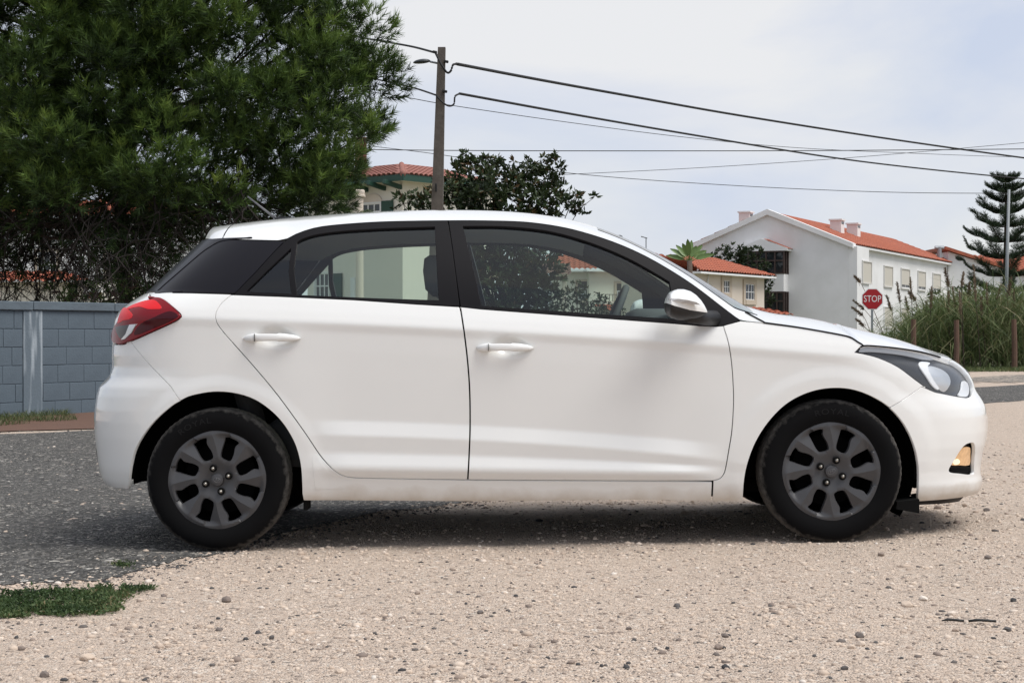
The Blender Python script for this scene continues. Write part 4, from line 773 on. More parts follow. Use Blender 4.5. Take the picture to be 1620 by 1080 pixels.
tag(blades('reed_stems', np.stack([x, d+CAMY, 0*x], 1), rng.normal(size=(n, 3))*[.10, .08, 0]+[0, 0, 1], hm*rng.uniform(.75, 1.05, n), .022, np.clip(rng.normal(.6, .25, n), 0, 1), M_reed, bend=.08, seg=3), 'upright reed stems among the leaves', 'reeds', kind='stuff')
PL = [(1440, 440, 1442, 475, 0), (1438, 462, 1449, 476, 1), (1419, 447, 1424, 480, 1), (1474, 455, 1472, 490, 0), (1495, 425, 1500, 455, 1), (1524, 432, 1521, 455, 0), (1540, 420, 1544, 478, 0), (1533, 448, 1533, 470, 1), (1507, 455, 1512, 490, 0), (1501, 462, 1500, 490, 0), (1561, 448, 1562, 490, 0), (1583, 452, 1575, 485, 0), (1604, 460, 1603, 490, 0), (1600, 440, 1594, 470, 1), (1465, 478, 1468, 505, 0), (1518, 462, 1520, 500, 0), (1552, 470, 1553, 500, 0), (1616, 470, 1612, 500, 0), (1352, 437, 1362, 448, 1), (1350, 475, 1368, 490, 1), (1348, 486, 1366, 500, 1), (1355, 505, 1368, 517, 1), (1432, 470, 1437, 492, 1), (1402, 467, 1411, 492, 1)]
NTH = [w_+' from the left' for w_ in 'first second third fourth fifth sixth seventh eighth ninth tenth eleventh twelfth thirteenth fourteenth fifteenth sixteenth seventeenth eighteenth nineteenth twentieth twenty-first twenty-second twenty-third twenty-fourth'.split()]
for k, (u0, v0, u1, v1, dk) in enumerate(PL):
    d = rng.uniform(42.8, 44.5) if u0 > 1435 else rng.uniform(51, 53); tip, bs = np.array(at(u0, v0, d)), np.array(at(u1, v1, d)); ground_ = np.array(at(u1+(8 if u1 > 1400 else 75)*rng.uniform(.3, 1), 530, d)); ground_[2] = 0
    lb = None
    st_ = MB(); st_.tube(cr([tuple(ground_), tuple((ground_+bs)/2+[-.05*(u1 < 1400)*0, 0, .12]), tuple(bs), tuple(tip)], 4), list(np.linspace(.014, .004, 13)), 5, False); o = st_.build('plumed_reed', M_timber if dk else M_bark, None, True)
    m_ = 260; t = rng.random(m_); ax = tip-bs; c = bs+ax*t[:, None]; dv = ax/np.linalg.norm(ax)+rng.normal(0, .33+.25*dk, (m_, 3))*[1, .6, 1]
    pl_ = leaves('plume', c, dv, rng.uniform(.05, .14, m_)*(1.1-.5*t), .014, np.clip(rng.normal(.5-.3*dk, .2, m_), 0, 1), M_plume, o)
    sl_ = bs-ground_; ls = rng.uniform(.35, .85, 7); lf_ = blades('foliage', ground_+sl_*ls[:, None], rng.normal(size=(7, 3))*[.8, .5, .1]+[0, 0, .8], rng.uniform(.35, .6, 7), .025, rng.uniform(.2, .6, 7), M_reed, o, bend=.9); tag(lf_, kind='stuff'); tag(pl_, kind='stuff')
    sec = 'leaning over the stop sign from the left' if u0 < 1390 else None
    lab = {18: 'brown plumed reed arching left above the stop sign', 19: 'brown plumed reed drooping left of the stop sign, uppermost of three', 20: 'brown plumed reed drooping left of the stop sign, middle of three', 21: 'brown plumed reed drooping left of the stop sign, lowest of three', 6: 'tallest pale plumed reed in front of the conifer', 0: 'fat pale plumed reed just right of the stop sign'}.get(k, 'plumed reed standing in the reed bed, '+NTH[sorted(q_[0] for q_ in PL).index(u0)])
    tag(o, lab, 'reed', 'plumed reeds')
n = 5000; u = rng.uniform(1400, 1700, n); d = rng.uniform(40.5, 43.6, n)
tag(blades('bank_grass', np.stack([(u-CX)/F*d, d+CAMY, 0*u], 1), rng.normal(size=(n, 3))*[.6, .5, 0]+[0, 0, 1], rng.uniform(.05, .2, n), .02, rng.random(n), M_grass, seg=2), 'short grass along the foot of the reeds', 'grass', kind='stuff')
# hedge added out of view behind the camera, to darken reflections in paint and glass
n = 9000; x = rng.uniform(-45, 45, n); z = rng.random(n)**.8*(2.2+1.6*vnoise(x*.25, 0*x, 3)); P = np.stack([x, -34+rng.normal(0, .5, n), z], 1)
tag(leaves('reflection_hedge', P, rng.normal(size=(n, 3)), .5, .26, np.clip(rng.normal(.4, .2, n), 0, 1), M_dark), 'dark hedge added unseen behind the camera, only to be mirrored', 'hedge', kind='stuff')
# ================================================================== THE CAR
# paint with road grime along its lowest edge
M_paint = mat('white_paint', (.80, .805, .79), rough=.32, coat=1.0, spec=.5)
def grime(m):
    nt = m.node_tree; N = nt.nodes; L = nt.links; p = N['Principled BSDF']
    tc = N.new('ShaderNodeTexCoord'); sx = N.new('ShaderNodeSeparateXYZ'); L.new(tc.outputs['Object'], sx.inputs[0])
    n = N.new('ShaderNodeTexNoise'); n.inputs['Scale'].default_value = 9; n.inputs['Detail'].default_value = 6; L.new(tc.outputs['Object'], n.inputs['Vector'])
    a = N.new('ShaderNodeMath'); a.operation = 'MULTIPLY_ADD'; a.inputs[1].default_value = .09; L.new(n.outputs['Fac'], a.inputs[0]); L.new(sx.outputs[2], a.inputs[2])
    r = N.new('ShaderNodeMapRange'); r.inputs[1].default_value = .30; r.inputs[2].default_value = .235; r.inputs[3].default_value = 0; r.inputs[4].default_value = .75; L.new(a.outputs[0], r.inputs[0])
    x = N.new('ShaderNodeMix'); x.data_type = 'RGBA'; x.inputs[6].default_value = (.80, .805, .79, 1); x.inputs[7].default_value = (.42, .34, .25, 1)
    L.new(r.outputs[0], x.inputs[0]); L.new(x.outputs[2], p.inputs['Base Color'])
    # faint film of dust all over: it dulls the clear coat a little, unevenly
    n2 = N.new('ShaderNodeTexNoise'); n2.inputs['Scale'].default_value = 3; n2.inputs['Detail'].default_value = 7; L.new(tc.outputs['Object'], n2.inputs['Vector'])
    r2 = N.new('ShaderNodeMapRange'); r2.inputs[1].default_value = .3; r2.inputs[2].default_value = .7; r2.inputs[3].default_value = .005; r2.inputs[4].default_value = .035; L.new(n2.outputs['Fac'], r2.inputs[0])
    L.new(r2.outputs[0], p.inputs['Coat Roughness'])
grime(M_paint)
M_black = mat('black_trim', (.008, .0075, .009), rough=.45, spec=.12, coat=.0, bump=(900, .04, .001))
M_gloss = mat('black_cladding', (.009, .0085, .012), rough=.3, spec=.18, coat=.06)
M_rub = mat('black_rubber', (.006, .006, .006), rough=.8, spec=.1)
M_in = mat('cabin_plastic', (.085, .09, .092), rough=.75)
M_seat = mat('seat_cloth', (.06, .065, .07), rough=.95, bump=(400, .3, .002))
M_liner = mat('headliner', (.62, .62, .60), rough=.95)
M_under = mat('underbody', (.006, .006, .006), rough=.95, spec=.03)
M_glass = glass('tinted_side_glass', (.77, .86, .82), fac_scale=1.8, ior=1.45)
M_wind = glass('windscreen_glass', (.70, .77, .74), fac_scale=1.2)
M_rglass = glass('rear_screen_glass', (.10, .11, .11), fac_scale=.8)
M_lens = glass('clear_lens', (.93, .94, .95), fac_scale=1.2)
M_chrome = mat('chrome', (.62, .62, .63), rough=.25, metal=1)
M_refl = mat('reflector', (.74, .75, .76), rough=.34, metal=.8, bump=(70, .25, .004))
M_drl = mat('light_guide', (.86, .87, .88), rough=.25, coat=.5)
M_house = mat('lamp_housing', (.035, .036, .04), rough=.35, coat=.3)
M_red = mat('red_lens', (.20, .003, .009), rough=.15, spec=.35)
M_redb = mat('bright_red_lens', (.72, .012, .018), rough=.2, spec=.35)
M_redd = mat('dark_red_lens', (.05, .001, .005), rough=.12, spec=.3)
M_mirror_under = mat('mirror_plastic', (.01, .01, .011), rough=.5)
M_cover = mat('wheel_cover_grey', (.056, .057, .062), rough=.34, spec=.45, vary=(14, .35, (.055, .052, .05)), bump=(220, .05, .001))
M_bolt = mat('wheel_bolt', (.45, .43, .39), rough=.35, metal=1)
M_capm = mat('centre_cap', (.05, .05, .054), rough=.4)

car = empty('car', (0, 0, 0)); tag(car, 'white five-door hatchback parked side-on across the gravel', 'car')

# ---- the side surface: half width W at (x, height z), from the section lines read off the photograph
def _fit(pts, deg, y=-.85):
    d = y-CAMY; xs = [(p[0]-CX)/F*d for p in pts]; zs = [CAMH+(CY-p[1])/F*d for p in pts]
    return np.polyfit(xs, zs, deg)
P_SH = _fit([(290, 503), (430, 505), (560, 510), (730, 519), (900, 530), (1060, 541), (1160, 547), (1340, 560)], 2)
P_L1 = _fit([(515, 691), (740, 700), (900, 707), (1000, 714), (1080, 724)], 2)
P_L2 = _fit([(510, 740), (740, 744), (1140, 748)], 1)
P_BE = _fit([(245, 463), (372, 465), (560, 473), (727, 484), (960, 503), (1130, 515)], 2, -.83)
Q1 = np.array([-.30, -.20, -.13, -.045, -.008, .008, .05, .092, .108, .17, .35, .46, .54, .574, .586, .62, .67, .78, 1.2])
O1 = np.array([-.17, -.10, -.062, -.036, -.0135, -.0115, -.0225, -.0165, -.014, -.0255, -.015, -.009, -.0065, 0, -.002, -.013, -.032, -.085, -.31])
O2 = np.array([-.16, -.09, -.052, -.030, -.026, -.025, -.022, -.019, -.018, -.015, -.009, -.007, -.005, 0, -.002, -.012, -.030, -.083, -.31])
O3 = np.array([-.16, -.09, -.052, -.030, -.026, -.025, -.022, -.019, -.018, -.015, -.008, -.004, -.001, 0, -.001, -.008, -.024, -.08, -.31])
XR, XF = (343-CX)/F*(CAMY*-1-.83), (1316-CX)/F*(CAMY*-1-.83)      # wheel centres along the car
ZR, ZF = CAMH+(CY-759)/F*7.0, CAMH+(CY-745.5)/F*7.0
def Wlow(x, z):
    zc = np.polyval(P_SH, np.clip(x, -1.7, 1.9)); zl1 = np.polyval(P_L1, np.clip(x, -1, 1)) ; zl2 = np.polyval(P_L2, x)
    q = np.where(z < zl2, z-zl2, np.where(z < zl1, (z-zl2)/(zl1-zl2)*.1, np.where(z < zc, .1+(z-zl1)/(zc-zl1)*.48, .58+z-zc)))
    m = smooth(-.92, -.66, x)*(1-smooth(.66, .93, x)); e = smooth(1.25, 1.6, x)
    off = 0
    for dq, wt in ((-.009, .12), (-.0045, .23), (0, .30), (.0045, .23), (.009, .12)):
        off = off+wt*(np.interp(q+dq, Q1, O1)*m+(1-m)*((1-e)*np.interp(q+dq, Q1, O2)+e*np.interp(q+dq, Q1, O3)))
    bow = .868-.014*(np.clip(x, -1.3, 1.35)/1.3)**2
    return bow+off
def Wside(x, z):
    zb = np.polyval(P_BE, np.clip(x, -1.7, 1.1)); wl = Wlow(x, np.minimum(z, zb)); dz = np.maximum(z-zb, 0)
    fl = 0
    for cx, cz in ((XR, ZR), (XF, ZF)):                       # raised lip round each wheel arch
        d = np.hypot(x-cx, (z-cz)*1.04); fl = fl+.0055*(1-smooth(.395, .47, d))
    return wl-.36*dz-.62*dz**2+np.where(z < zb-.1, fl, 0)
LF, LR, NF, NR, X0F, AR = 1.30, 1.20, 2.45, 3.3, 1.28, .62
def corner(phi, n): 
    sn, cs = np.sin(phi), np.cos(phi); c = (np.abs(sn)**n+np.abs(cs)**n)**(-1/n); return c*sn, c*cs
def _ends(pts, front):
    """nose or tail position per height so that its outline passes through the photograph's outline"""
    zs, xs = [], []; ph = np.linspace(0, math.pi/2, 200)
    for px, py in pts:
        d = 7.4
        for _ in range(4):
            z = CAMH+(CY-py)/F*d; lo, hi = (1.3, 2.6) if front else (-2.6, -1.2)
            for _ in range(18):
                xe = (lo+hi)/2
                if front: u, v = corner(ph, NF); b = Wside(np.array(X0F), np.array(z)); X = X0F+(xe-X0F)*u
                else: u, v = corner(ph, NR); b = Wside(np.array(xe+AR), np.array(z)); X = xe+AR-AR*u
                Y = -b*v; P = CX+F*X/(Y-CAMY); k = P.argmax() if front else P.argmin()
                if P[k] > px: hi = xe
                else: lo = xe
            d = Y[k]-CAMY
        zs.append(z); xs.append(xe)
    i = np.argsort(zs); return np.array(zs)[i], np.array(xs)[i]
ZFs, XFs = _ends([(1498, 564), (1509, 570), (1521, 578), (1533, 590), (1540, 604), (1544, 618), (1552, 629), (1559, 642), (1561.5, 655), (1562, 680), (1560, 700), (1555.5, 716), (1553, 735), (1553, 748), (1555.5, 757), (1554, 770), (1548, 779), (1535, 786), (1520, 795)], True)
ZRs, XRs = _ends([(327, 376), (300, 401), (262, 436), (233, 463), (221, 469), (203, 480), (188, 492), (181, 505), (178.5, 520), (177.5, 540), (176.5, 562), (177, 580), (173, 594), (157, 610), (152, 624), (149, 645), (148, 665), (149, 688), (152, 712), (155, 735), (160, 755), (167, 768), (185, 778), (205, 785)], False)
def S(s, z):
    s = np.asarray(s, float); z = np.asarray(z, float)
    xef = 0; xer = 0
    for dz, wt in ((-.008, .25), (0, .5), (.008, .25)):
        xef = xef+wt*np.interp(z+dz, ZFs, XFs); xer = xer+wt*np.interp(z+dz, ZRs, XRs)
    x0r = xer+AR; b = Wside(s, z)
    uf, vf = corner(np.clip((s-X0F)/LF, 0, 1)*math.pi/2, NF); ur, vr = corner(np.clip((x0r-s)/LR, 0, 1)*math.pi/2, NR)
    x = np.where(s > X0F, X0F+(xef-X0F)*uf, np.where(s < x0r, x0r-AR*ur, s))
    y = np.where(s > X0F, b*vf, np.where(s < x0r, b*vr, b))
    return x, -y, z
def sF(f): return X0F+LF*f                                    # f=1: the centre line of the nose
def sR(f, z): return np.interp(z, ZRs, XRs)+AR-LR*f           # f=1: the centre line of the tail
def snorm(s, z, h=.003):
    a = np.array(S(s+h, z)).T-np.array(S(s-h, z)).T; b = np.array(S(s, z+h)).T-np.array(S(s, z-h)).T
    n = np.cross(a, b); n /= np.maximum(np.linalg.norm(n, axis=1, keepdims=True), 1e-9); return n
def tr(pts):
    """outline points read on the photograph -> (s, z) on the side surface"""
    P = np.array(pts, float); px, py = P[:, 0], P[:, 1]; y = np.full(len(P), -.8); s = (px-CX)/F*7.0
    for k in range(26):
        d = y-CAMY; x = (px-CX)/F*d; z = CAMH+(CY-py)/F*d
        for _ in range(2):
            h = .002; X0 = S(s, z)[0]; g = np.maximum((S(s+h, z)[0]-S(s-h, z)[0])/(2*h), .25); s = s+np.clip((x-X0)/g, -.08, .08)
        y = y+.35*(S(s, z)[1]-y)
    return [(float(a), float(b)) for a, b in zip(s, z)]
def resample(P, g):
    out = []
    for i in range(len(P)):
        a, b = np.array(P[i]), np.array(P[(i+1) % len(P)]); n = max(1, int(np.ceil(np.linalg.norm(b-a)/g)))
        for k in range(n): out.append(a+(b-a)*k/n)
    q = [out[0]]
    for p in out[1:]:
        if np.linalg.norm(p-q[-1]) > 1e-4: q.append(p)
    if np.linalg.norm(q[0]-q[-1]) < 1e-4: q.pop()
    return q
def offset(P, d):
    """move an outline inwards by d"""
    P = np.asarray(P, float); A = .5*np.sum(P[:, 0]*np.roll(P[:, 1], -1)-np.roll(P[:, 0], -1)*P[:, 1]); sg = 1 if A > 0 else -1
    e = np.roll(P, -1, 0)-P; e /= np.maximum(np.linalg.norm(e, axis=1, keepdims=True), 1e-9); n = np.stack([-e[:, 1], e[:, 0]], 1)*sg
    m = n+np.roll(n, 1, 0); m /= np.maximum(np.linalg.norm(m, axis=1, keepdims=True), .35); k = np.clip((m*n).sum(1), .5, 1)
    return P+m*(d/k)[:, None]
def tri2d(outer, holes, gx, gz, lines=()):
    loops = [np.asarray(outer)]+[np.asarray(h) for h in holes]
    V = []; E = []
    for l in loops:
        o = len(V); V += [tuple(p) for p in l]; E += [(o+i, o+(i+1) % len(l)) for i in range(len(l))]
    for l in lines:
        o = len(V); V += [tuple(p) for p in l]; E += [(o+i, o+i+1) for i in range(len(l)-1)]
    lo, hi = loops[0].min(0), loops[0].max(0)
    X, Y = np.meshgrid(np.arange(lo[0]+gx*.5, hi[0], gx), np.arange(lo[1]+gz*.5, hi[1], gz)); X = X.ravel(); Y = Y.ravel()
    ok = inside(loops[0], X, Y)
    for h in loops[1:]: ok &= ~inside(h, X, Y)
    X, Y = X[ok], Y[ok]; d = np.full(X.shape, 9.)
    for l in loops: d = np.minimum(d, edge_dist(l, X, Y))
    ok = d > .45*min(gx, gz); nb = len(V); V += list(zip(X[ok], Y[ok]))
    r = delaunay_2d_cdt([Vector(v) for v in V], E, [], 0, 1e-7)
    vv = np.array([tuple(v) for v in r[0]]); ff = np.array([f for f in r[2] if len(f) == 3])
    c = vv[ff].mean(1); ok = inside(loops[0], c[:, 0], c[:, 1])
    for h in loops[1:]: ok &= ~inside(h, c[:, 0], c[:, 1])
    ff = ff[ok]
    a = vv[ff]; ar = (a[:, 1, 0]-a[:, 0, 0])*(a[:, 2, 1]-a[:, 0, 1])-(a[:, 1, 1]-a[:, 0, 1])*(a[:, 2, 0]-a[:, 0, 0])
    ff[ar < 0] = ff[ar < 0][:, ::-1]
    return vv, ff[np.abs(ar) > 1e-12]
def boundary(ff):
    e = {}
    for f in ff:
        for i in range(3): e[(f[i], f[(i+1) % 3])] = 1
    return [k for k in e if (k[1], k[0]) not in e]
def panel_data(outer, holes=(), inset=.0031, off=0, g=(.02, .012), thick=.014, disp=None):
    o = offset(resample(outer, min(g)), inset); hs = [offset(resample(h, min(g)), -inset if inset else 0) for h in holes]
    vv, ff = tri2d(o, hs, *g)
    s, z = vv[:, 0], vv[:, 1]; n = snorm(s, z); P = np.array(S(s, z)).T
    dd = np.full(len(P), float(off))+(disp(P, s, z) if disp else 0); P = P+n*dd[:, None]
    if disp is not None:                                      # normals that follow the extra relief
        h = .003; f = lambda a, b: np.array(S(a, b)).T+snorm(a, b)*(off+disp(np.array(S(a, b)).T, a, b))[:, None]
        n = np.cross(f(s+h, z)-f(s-h, z), f(s, z+h)-f(s, z-h)); n /= np.maximum(np.linalg.norm(n, axis=1, keepdims=True), 1e-9)
    F_ = [tuple(f) for f in ff]; V = [P]; NN = [n]; c = len(P)
    if thick:
        be = boundary(ff); idx = sorted({i for e in be for i in e}); mp = {i: k for k, i in enumerate(idx)}; k = len(idx); idx = np.array(idx)
        cen = np.zeros((k, 2))
        for a, b in be:                                       # outward direction in the outline plane
            t = vv[b]-vv[a]; q = np.array([t[1], -t[0]])/max(np.linalg.norm(t), 1e-9); cen[mp[a]] += q; cen[mp[b]] += q
        cen /= np.maximum(np.linalg.norm(cen, axis=1, keepdims=True), 1e-9)
        tx = np.array(S(s[idx]+.003, z[idx])).T-np.array(S(s[idx]-.003, z[idx])).T; tx /= np.maximum(np.linalg.norm(tx, axis=1, keepdims=True), 1e-9)
        tz = np.cross(n[idx], tx); out3 = tx*cen[:, :1]+tz*cen[:, 1:]
        A = P[idx]; B = P[idx]+out3*.0012-n[idx]*.0016; C = B-n[idx]*thick
        nb = out3*.8+n[idx]*.5; nb /= np.maximum(np.linalg.norm(nb, axis=1, keepdims=True), 1e-9)
        V += [B, C]; NN += [nb, out3]
        for a, b in be:
            a2, b2 = c+mp[a], c+mp[b]; F_.append((b, a, a2, b2)); F_.append((b2, a2, a2+k, b2+k))
    return np.concatenate(V), F_, np.concatenate(NN)
def panel(name, outer, mat, parent=None, sides=(-1, 1), join=False, label=None, **kw):
    """one body panel per side of the car (join=True: both halves are ONE panel across the centre line)"""
    V, F_, NN = panel_data(outer, **kw); res = []
    VL, NL = V*[1, -1, 1], NN*[1, -1, 1]; FL = [f[::-1] for f in F_]
    if join: return [obj(name, np.concatenate([V, VL]), F_+[tuple(i+len(V) for i in f) for f in FL], mat, parent, normals=np.concatenate([NN, NL]))]
    for sd in sides:
        p = parent[0 if sd < 0 else 1] if isinstance(parent, list) else parent
        res.append(obj(name, V if sd < 0 else VL, F_ if sd < 0 else FL, mat, p, normals=NN if sd < 0 else NL))
    return res

# ---- outlines (traced on the photograph, in pixels of its side view)
belt_r = [(240, 463), (300, 463), (366, 465)]
belt_rd = [(372, 466), (440, 468.5), (560, 474), (660, 481), (727, 485)]
belt_fd = [(729, 485), (760, 488.5), (840, 494.5), (960, 503.5), (1056, 510.5), (1110, 515), (1133, 516), (1145, 515)]
shut_r = cr([(366, 466), (351, 479), (343, 491), (341, 502), (345, 514), (360, 533), (400, 578), (440, 626), (480, 681), (505, 718), (522, 738), (535, 748.5), (548, 754), (564, 756)], 4)
shut_b = cr([(727.5, 484), (733, 520), (739, 570), (742.5, 620), (743, 680), (741, 730), (739.5, 759)], 4)
shut_f = cr([(1144, 515), (1152, 540), (1157, 570), (1160, 608), (1160.5, 640), (1158, 680), (1153, 712), (1148.5, 738), (1145, 750), (1138, 757.5), (1127, 760.5)], 4)
arch_f = cr([(1175.5, 793), (1178, 758), (1184, 730), (1196, 699), (1215, 669), (1239, 643.5), (1264, 627.5), (1292, 617.5), (1322, 614), (1351, 617), (1381, 628), (1408, 645), (1430, 670), (1445, 700), (1452.5, 730), (1454, 760), (1452, 793)], 4)
arch_r = cr([(203, 773), (205, 745), (212, 715), (225, 690), (245, 665), (270, 643), (285, 634), (303, 626), (337, 620), (370, 622), (400, 631), (425, 647), (446, 668), (463, 695), (472, 720), (476.5, 748), (478, 791)], 4)
ai = min(range(len(arch_r)), key=lambda i: abs(arch_r[i][0]-285)); afi = min(range(len(arch_f)), key=lambda i: abs(arch_f[i][0]-1408))
tail_lo = cr([(192, 545.5), (215, 536.5), (250, 521), (279, 507.5), (287, 501)], 3)
tail_up = cr([(287, 501), (285, 496), (272, 484.5), (260, 475), (252, 472.5), (236, 472.5)], 3)
seam_rb = [(207, 541), (240, 581), (270, 612), (285, 634)]
head_lo = cr([(1353, 557), (1368, 560), (1390, 566), (1420, 580), (1446, 599), (1466, 613.5), (1478, 620), (1492, 623), (1512, 627), (1529, 629.5)], 3)
head_fr = cr([(1529, 629.5), (1537, 626), (1540.5, 617), (1537, 603), (1526, 587), (1513, 576), (1502, 570.5)], 3)
head_up = cr([(1502, 570.5), (1480, 563), (1455, 556.5), (1420, 551), (1385, 547.5), (1367, 547), (1359, 551), (1353, 557)], 3)
hood_l = [(1209, 510.5), (1260, 517.5), (1310, 526), (1338, 531.5), (1348, 535), (1357, 541), (1366, 546)]
rail = [(325, 377.5), (345, 378), (400, 379), (440, 380), (452, 379.5), (470, 369), (500, 359.5), (540, 354.5), (600, 350.5), (660, 349), (709, 348.5), (760, 348.5), (820, 350), (860, 354), (900, 361), (940, 372), (980, 386), (1020, 404), (1060, 426.5), (1100, 452.5), (1140, 483), (1171, 506.5), (1209, 510)]

hl = None
# ---- white side panels
bot_sill = [(1125.5, 793), (1000, 791), (740, 793.5), (480, 792)]
P_quarter = tr(belt_r+shut_r+[(640, 757.5), (740, 759.5), (1000, 761), (1127, 762)]+bot_sill+arch_r[:ai-1:-1][1:]+seam_rb[::-1][1:]+tail_lo[1:]+tail_up[1:-1]+[(238, 472)])
for o in panel('rear_quarter_panel', P_quarter, M_paint, car, g=(.014, .010)): pass
panel('paint_film', tr([(494, 724), (500, 719), (515, 741), (529, 754), (544, 760), (556, 761.5), (555.5, 772), (499, 774)]), M_paint, car, sides=(-1,), off=.0011, inset=0, thick=.0011)
def handle_cup(cx, cy):
    (s0, z0), = tr([(cx, cy)])
    return lambda P, s, z: -.024*np.exp(-(((s-s0)/.066)**2+((z-z0)/.032)**2)**1.5)
P_rdoor = tr(belt_rd+shut_b[1:]+[(640, 757.5)]+shut_r[::-1])
rdoor = panel('rear_door', P_rdoor, M_paint, car, g=(.016, .008), disp=handle_cup(436, 532))
P_fdoor = tr(belt_fd+shut_f[1:]+[(1000, 760.5)]+[(a+1, b) for a, b in shut_b[::-1]])
fdoor = panel('front_door', P_fdoor, M_paint, car, g=(.016, .008), disp=handle_cup(806, 548))
P_fender = tr([(1171, 507.5), (1209, 511.5)]+hood_l[1:]+[(1359, 551), (1353, 557)]+head_lo[1:16]+[(1459, 612), (1436, 628), (1408, 645)]+arch_f[:afi][::-1]+[(1127, 793), (1128.5, 762)]+shut_f[::-1]+[(1150, 513)])
panel('front_fender', P_fender, M_paint, car, g=(.012, .010))
# front bumper, round the nose to the centre line
zt = tr([(1502, 570.5)])[0]; fb = tr([(1459, 612)]+head_lo[17:]+head_fr[1:])
fogo = tr(cr([(1502, 741), (1509, 730), (1519, 713), (1527, 704), (1535, 700.5), (1541, 701), (1543, 712), (1541.5, 735), (1540, 750), (1520, 749), (1504, 747)], 3, True))
zlo = tr([(1500, 790)])[0][1]; ft = tr([(1452, 793), (1500, 789.5), (1535, 784)])
P_fb = fb+[(sF(f), zt[1]+.004*(f-.5)) for f in np.linspace((zt[0]-X0F)/LF+.03, 1, 8)]+[(sF(1), z) for z in np.linspace(zt[1]-.02, ft[-1][1], 12)]+[(sF(f), ft[-1][1]) for f in np.linspace(.97, (ft[-1][0]-X0F)/LF+.03, 6)]+ft[::-1]+tr(arch_f[::-1])[1:len(arch_f)-afi]
grille_lo = [(sF(1)+.0, .40), (sF(.80), .40), (sF(.66), .36), (sF(.60), .27), (sF(.66), .235), (sF(1), .235)]
fbump = panel('front_bumper', P_fb, M_paint, car, join=True, holes=[fogo, [(sF(.999), .40), (sF(.82), .40), (sF(.72), .35), (sF(.70), .27), (sF(.74), .24), (sF(.999), .24)]], inset=.0015)[0]
# rear bumper
zb0 = tr([(177, 586)])[0][1]
P_rb = tr(seam_rb+[(a, b) for a, b in arch_r[:ai]][::-1])+tr([(185, 771.5)])
zrb = P_rb[-1][1]
P_rb += [(float(sR(f, zrb)), zrb) for f in np.linspace(.62, 1, 8)]+[(float(sR(1, z)), z) for z in np.linspace(zrb+.02, zb0, 12)]+[(float(sR(f, zb0)), zb0) for f in np.linspace(.97, .66, 6)]
P_rb += [(float(sR(.60, z)), z) for z in np.linspace(zb0+.01, tr([(193, 546)])[0][1], 5)]+tr([(196, 545)])
rbump = panel('rear_bumper', P_rb, M_paint, car, join=True, g=(.018, .010), inset=.0015)[0]
# tail lamp and tailgate
tl = tr(tail_lo+tail_up[1:]); zl, zu = tl[0][1], tl[-1][1]
TLO = tl+[(float(sR(f, z)), z) for f, z in zip(np.linspace(.42, .60, 7), np.linspace(zu-.004, zl+.04, 7))]+[(float(sR(.57, zl+.012)), zl+.012)]
tlamp = panel('tail_light', TLO, M_red, car, off=.012, inset=.003, g=(.012, .008), thick=.03)
def lamp_patch(name, pts, m, par, off, thick=.004):
    return panel(name, tr(pts), m, par, off=off, inset=0, g=(.008, .006), thick=thick)
lamp_patch('red_reflector', cr([(200, 493), (214, 485), (232, 479), (246, 478), (254, 484), (257, 490), (248, 491), (236, 491), (222, 488)], 3, True), M_redb, tlamp, .0135)
lamp_patch('red_reflector', cr([(190, 511), (197, 492), (204, 491), (213, 500), (209, 505), (199, 507)], 3, True), M_redb, tlamp, .0135)
lamp_patch('dark_band', cr([(216, 530), (226, 512), (248, 502), (270, 494), (283, 500), (276, 505), (248, 518)], 3, True), M_redd, tlamp, .0133)
lamp_patch('reversing_light', cr([(188, 518), (203, 515), (216, 514), (210, 524), (203, 533), (195, 535), (190, 528)], 3, True), M_house, tlamp, .0134)
lamp_patch('chrome_strip', [(209, 514), (219, 513), (212, 526), (202, 536), (196, 537.5), (203, 529)], M_chrome, tlamp, .0150)
zg = tr([(240, 463)])[0][1]
P_hatch = tr([(236, 463.5), (234, 472)])+[(float(sR(f, z)), z) for f, z in zip(np.linspace(.425, .61, 7), np.linspace(zu-.004, zl+.04, 7))]+[(float(sR(.61, z)), z) for z in np.linspace(zl, zb0+.004, 4)]+[(float(sR(f, zb0+.004)), zb0+.004) for f in np.linspace(.66, 1, 8)]+[(float(sR(1, z)), z) for z in np.linspace(zb0+.03, zg, 14)]+[(float(sR(f, zg)), zg) for f in np.linspace(.97, .40, 10)]
hatch = panel('tailgate', P_hatch, M_paint, car, join=True, g=(.018, .010), inset=.0015)[0]
zs_ = tr([(338, 378)])[0][1]
edge = tr(cr([(246, 463), (283, 431), (318, 401), (334, 390), (347, 383), (362, 379.5)], 3))
P_rg = edge[::-1][2:]+[(float(sR(f, zg+.003)), zg+.003) for f in np.linspace(.36, 1, 10)]+[(float(sR(1, z)), z) for z in np.linspace(zg+.03, zs_, 14)]+[(float(sR(f, zs_)), zs_) for f in np.linspace(.97, .32, 8)]
rglass = panel('rear_window', P_rg, M_gloss, hatch, join=True, off=.003, inset=.0015)[0]
# black quarter cladding behind the rear door
P_clad = edge+tr([(400, 380), (440, 381), (449, 381.5), (436, 395), (404, 430), (371, 463.5), (300, 462)])
panel('quarter_cladding', P_clad, M_gloss, car, inset=.0012)
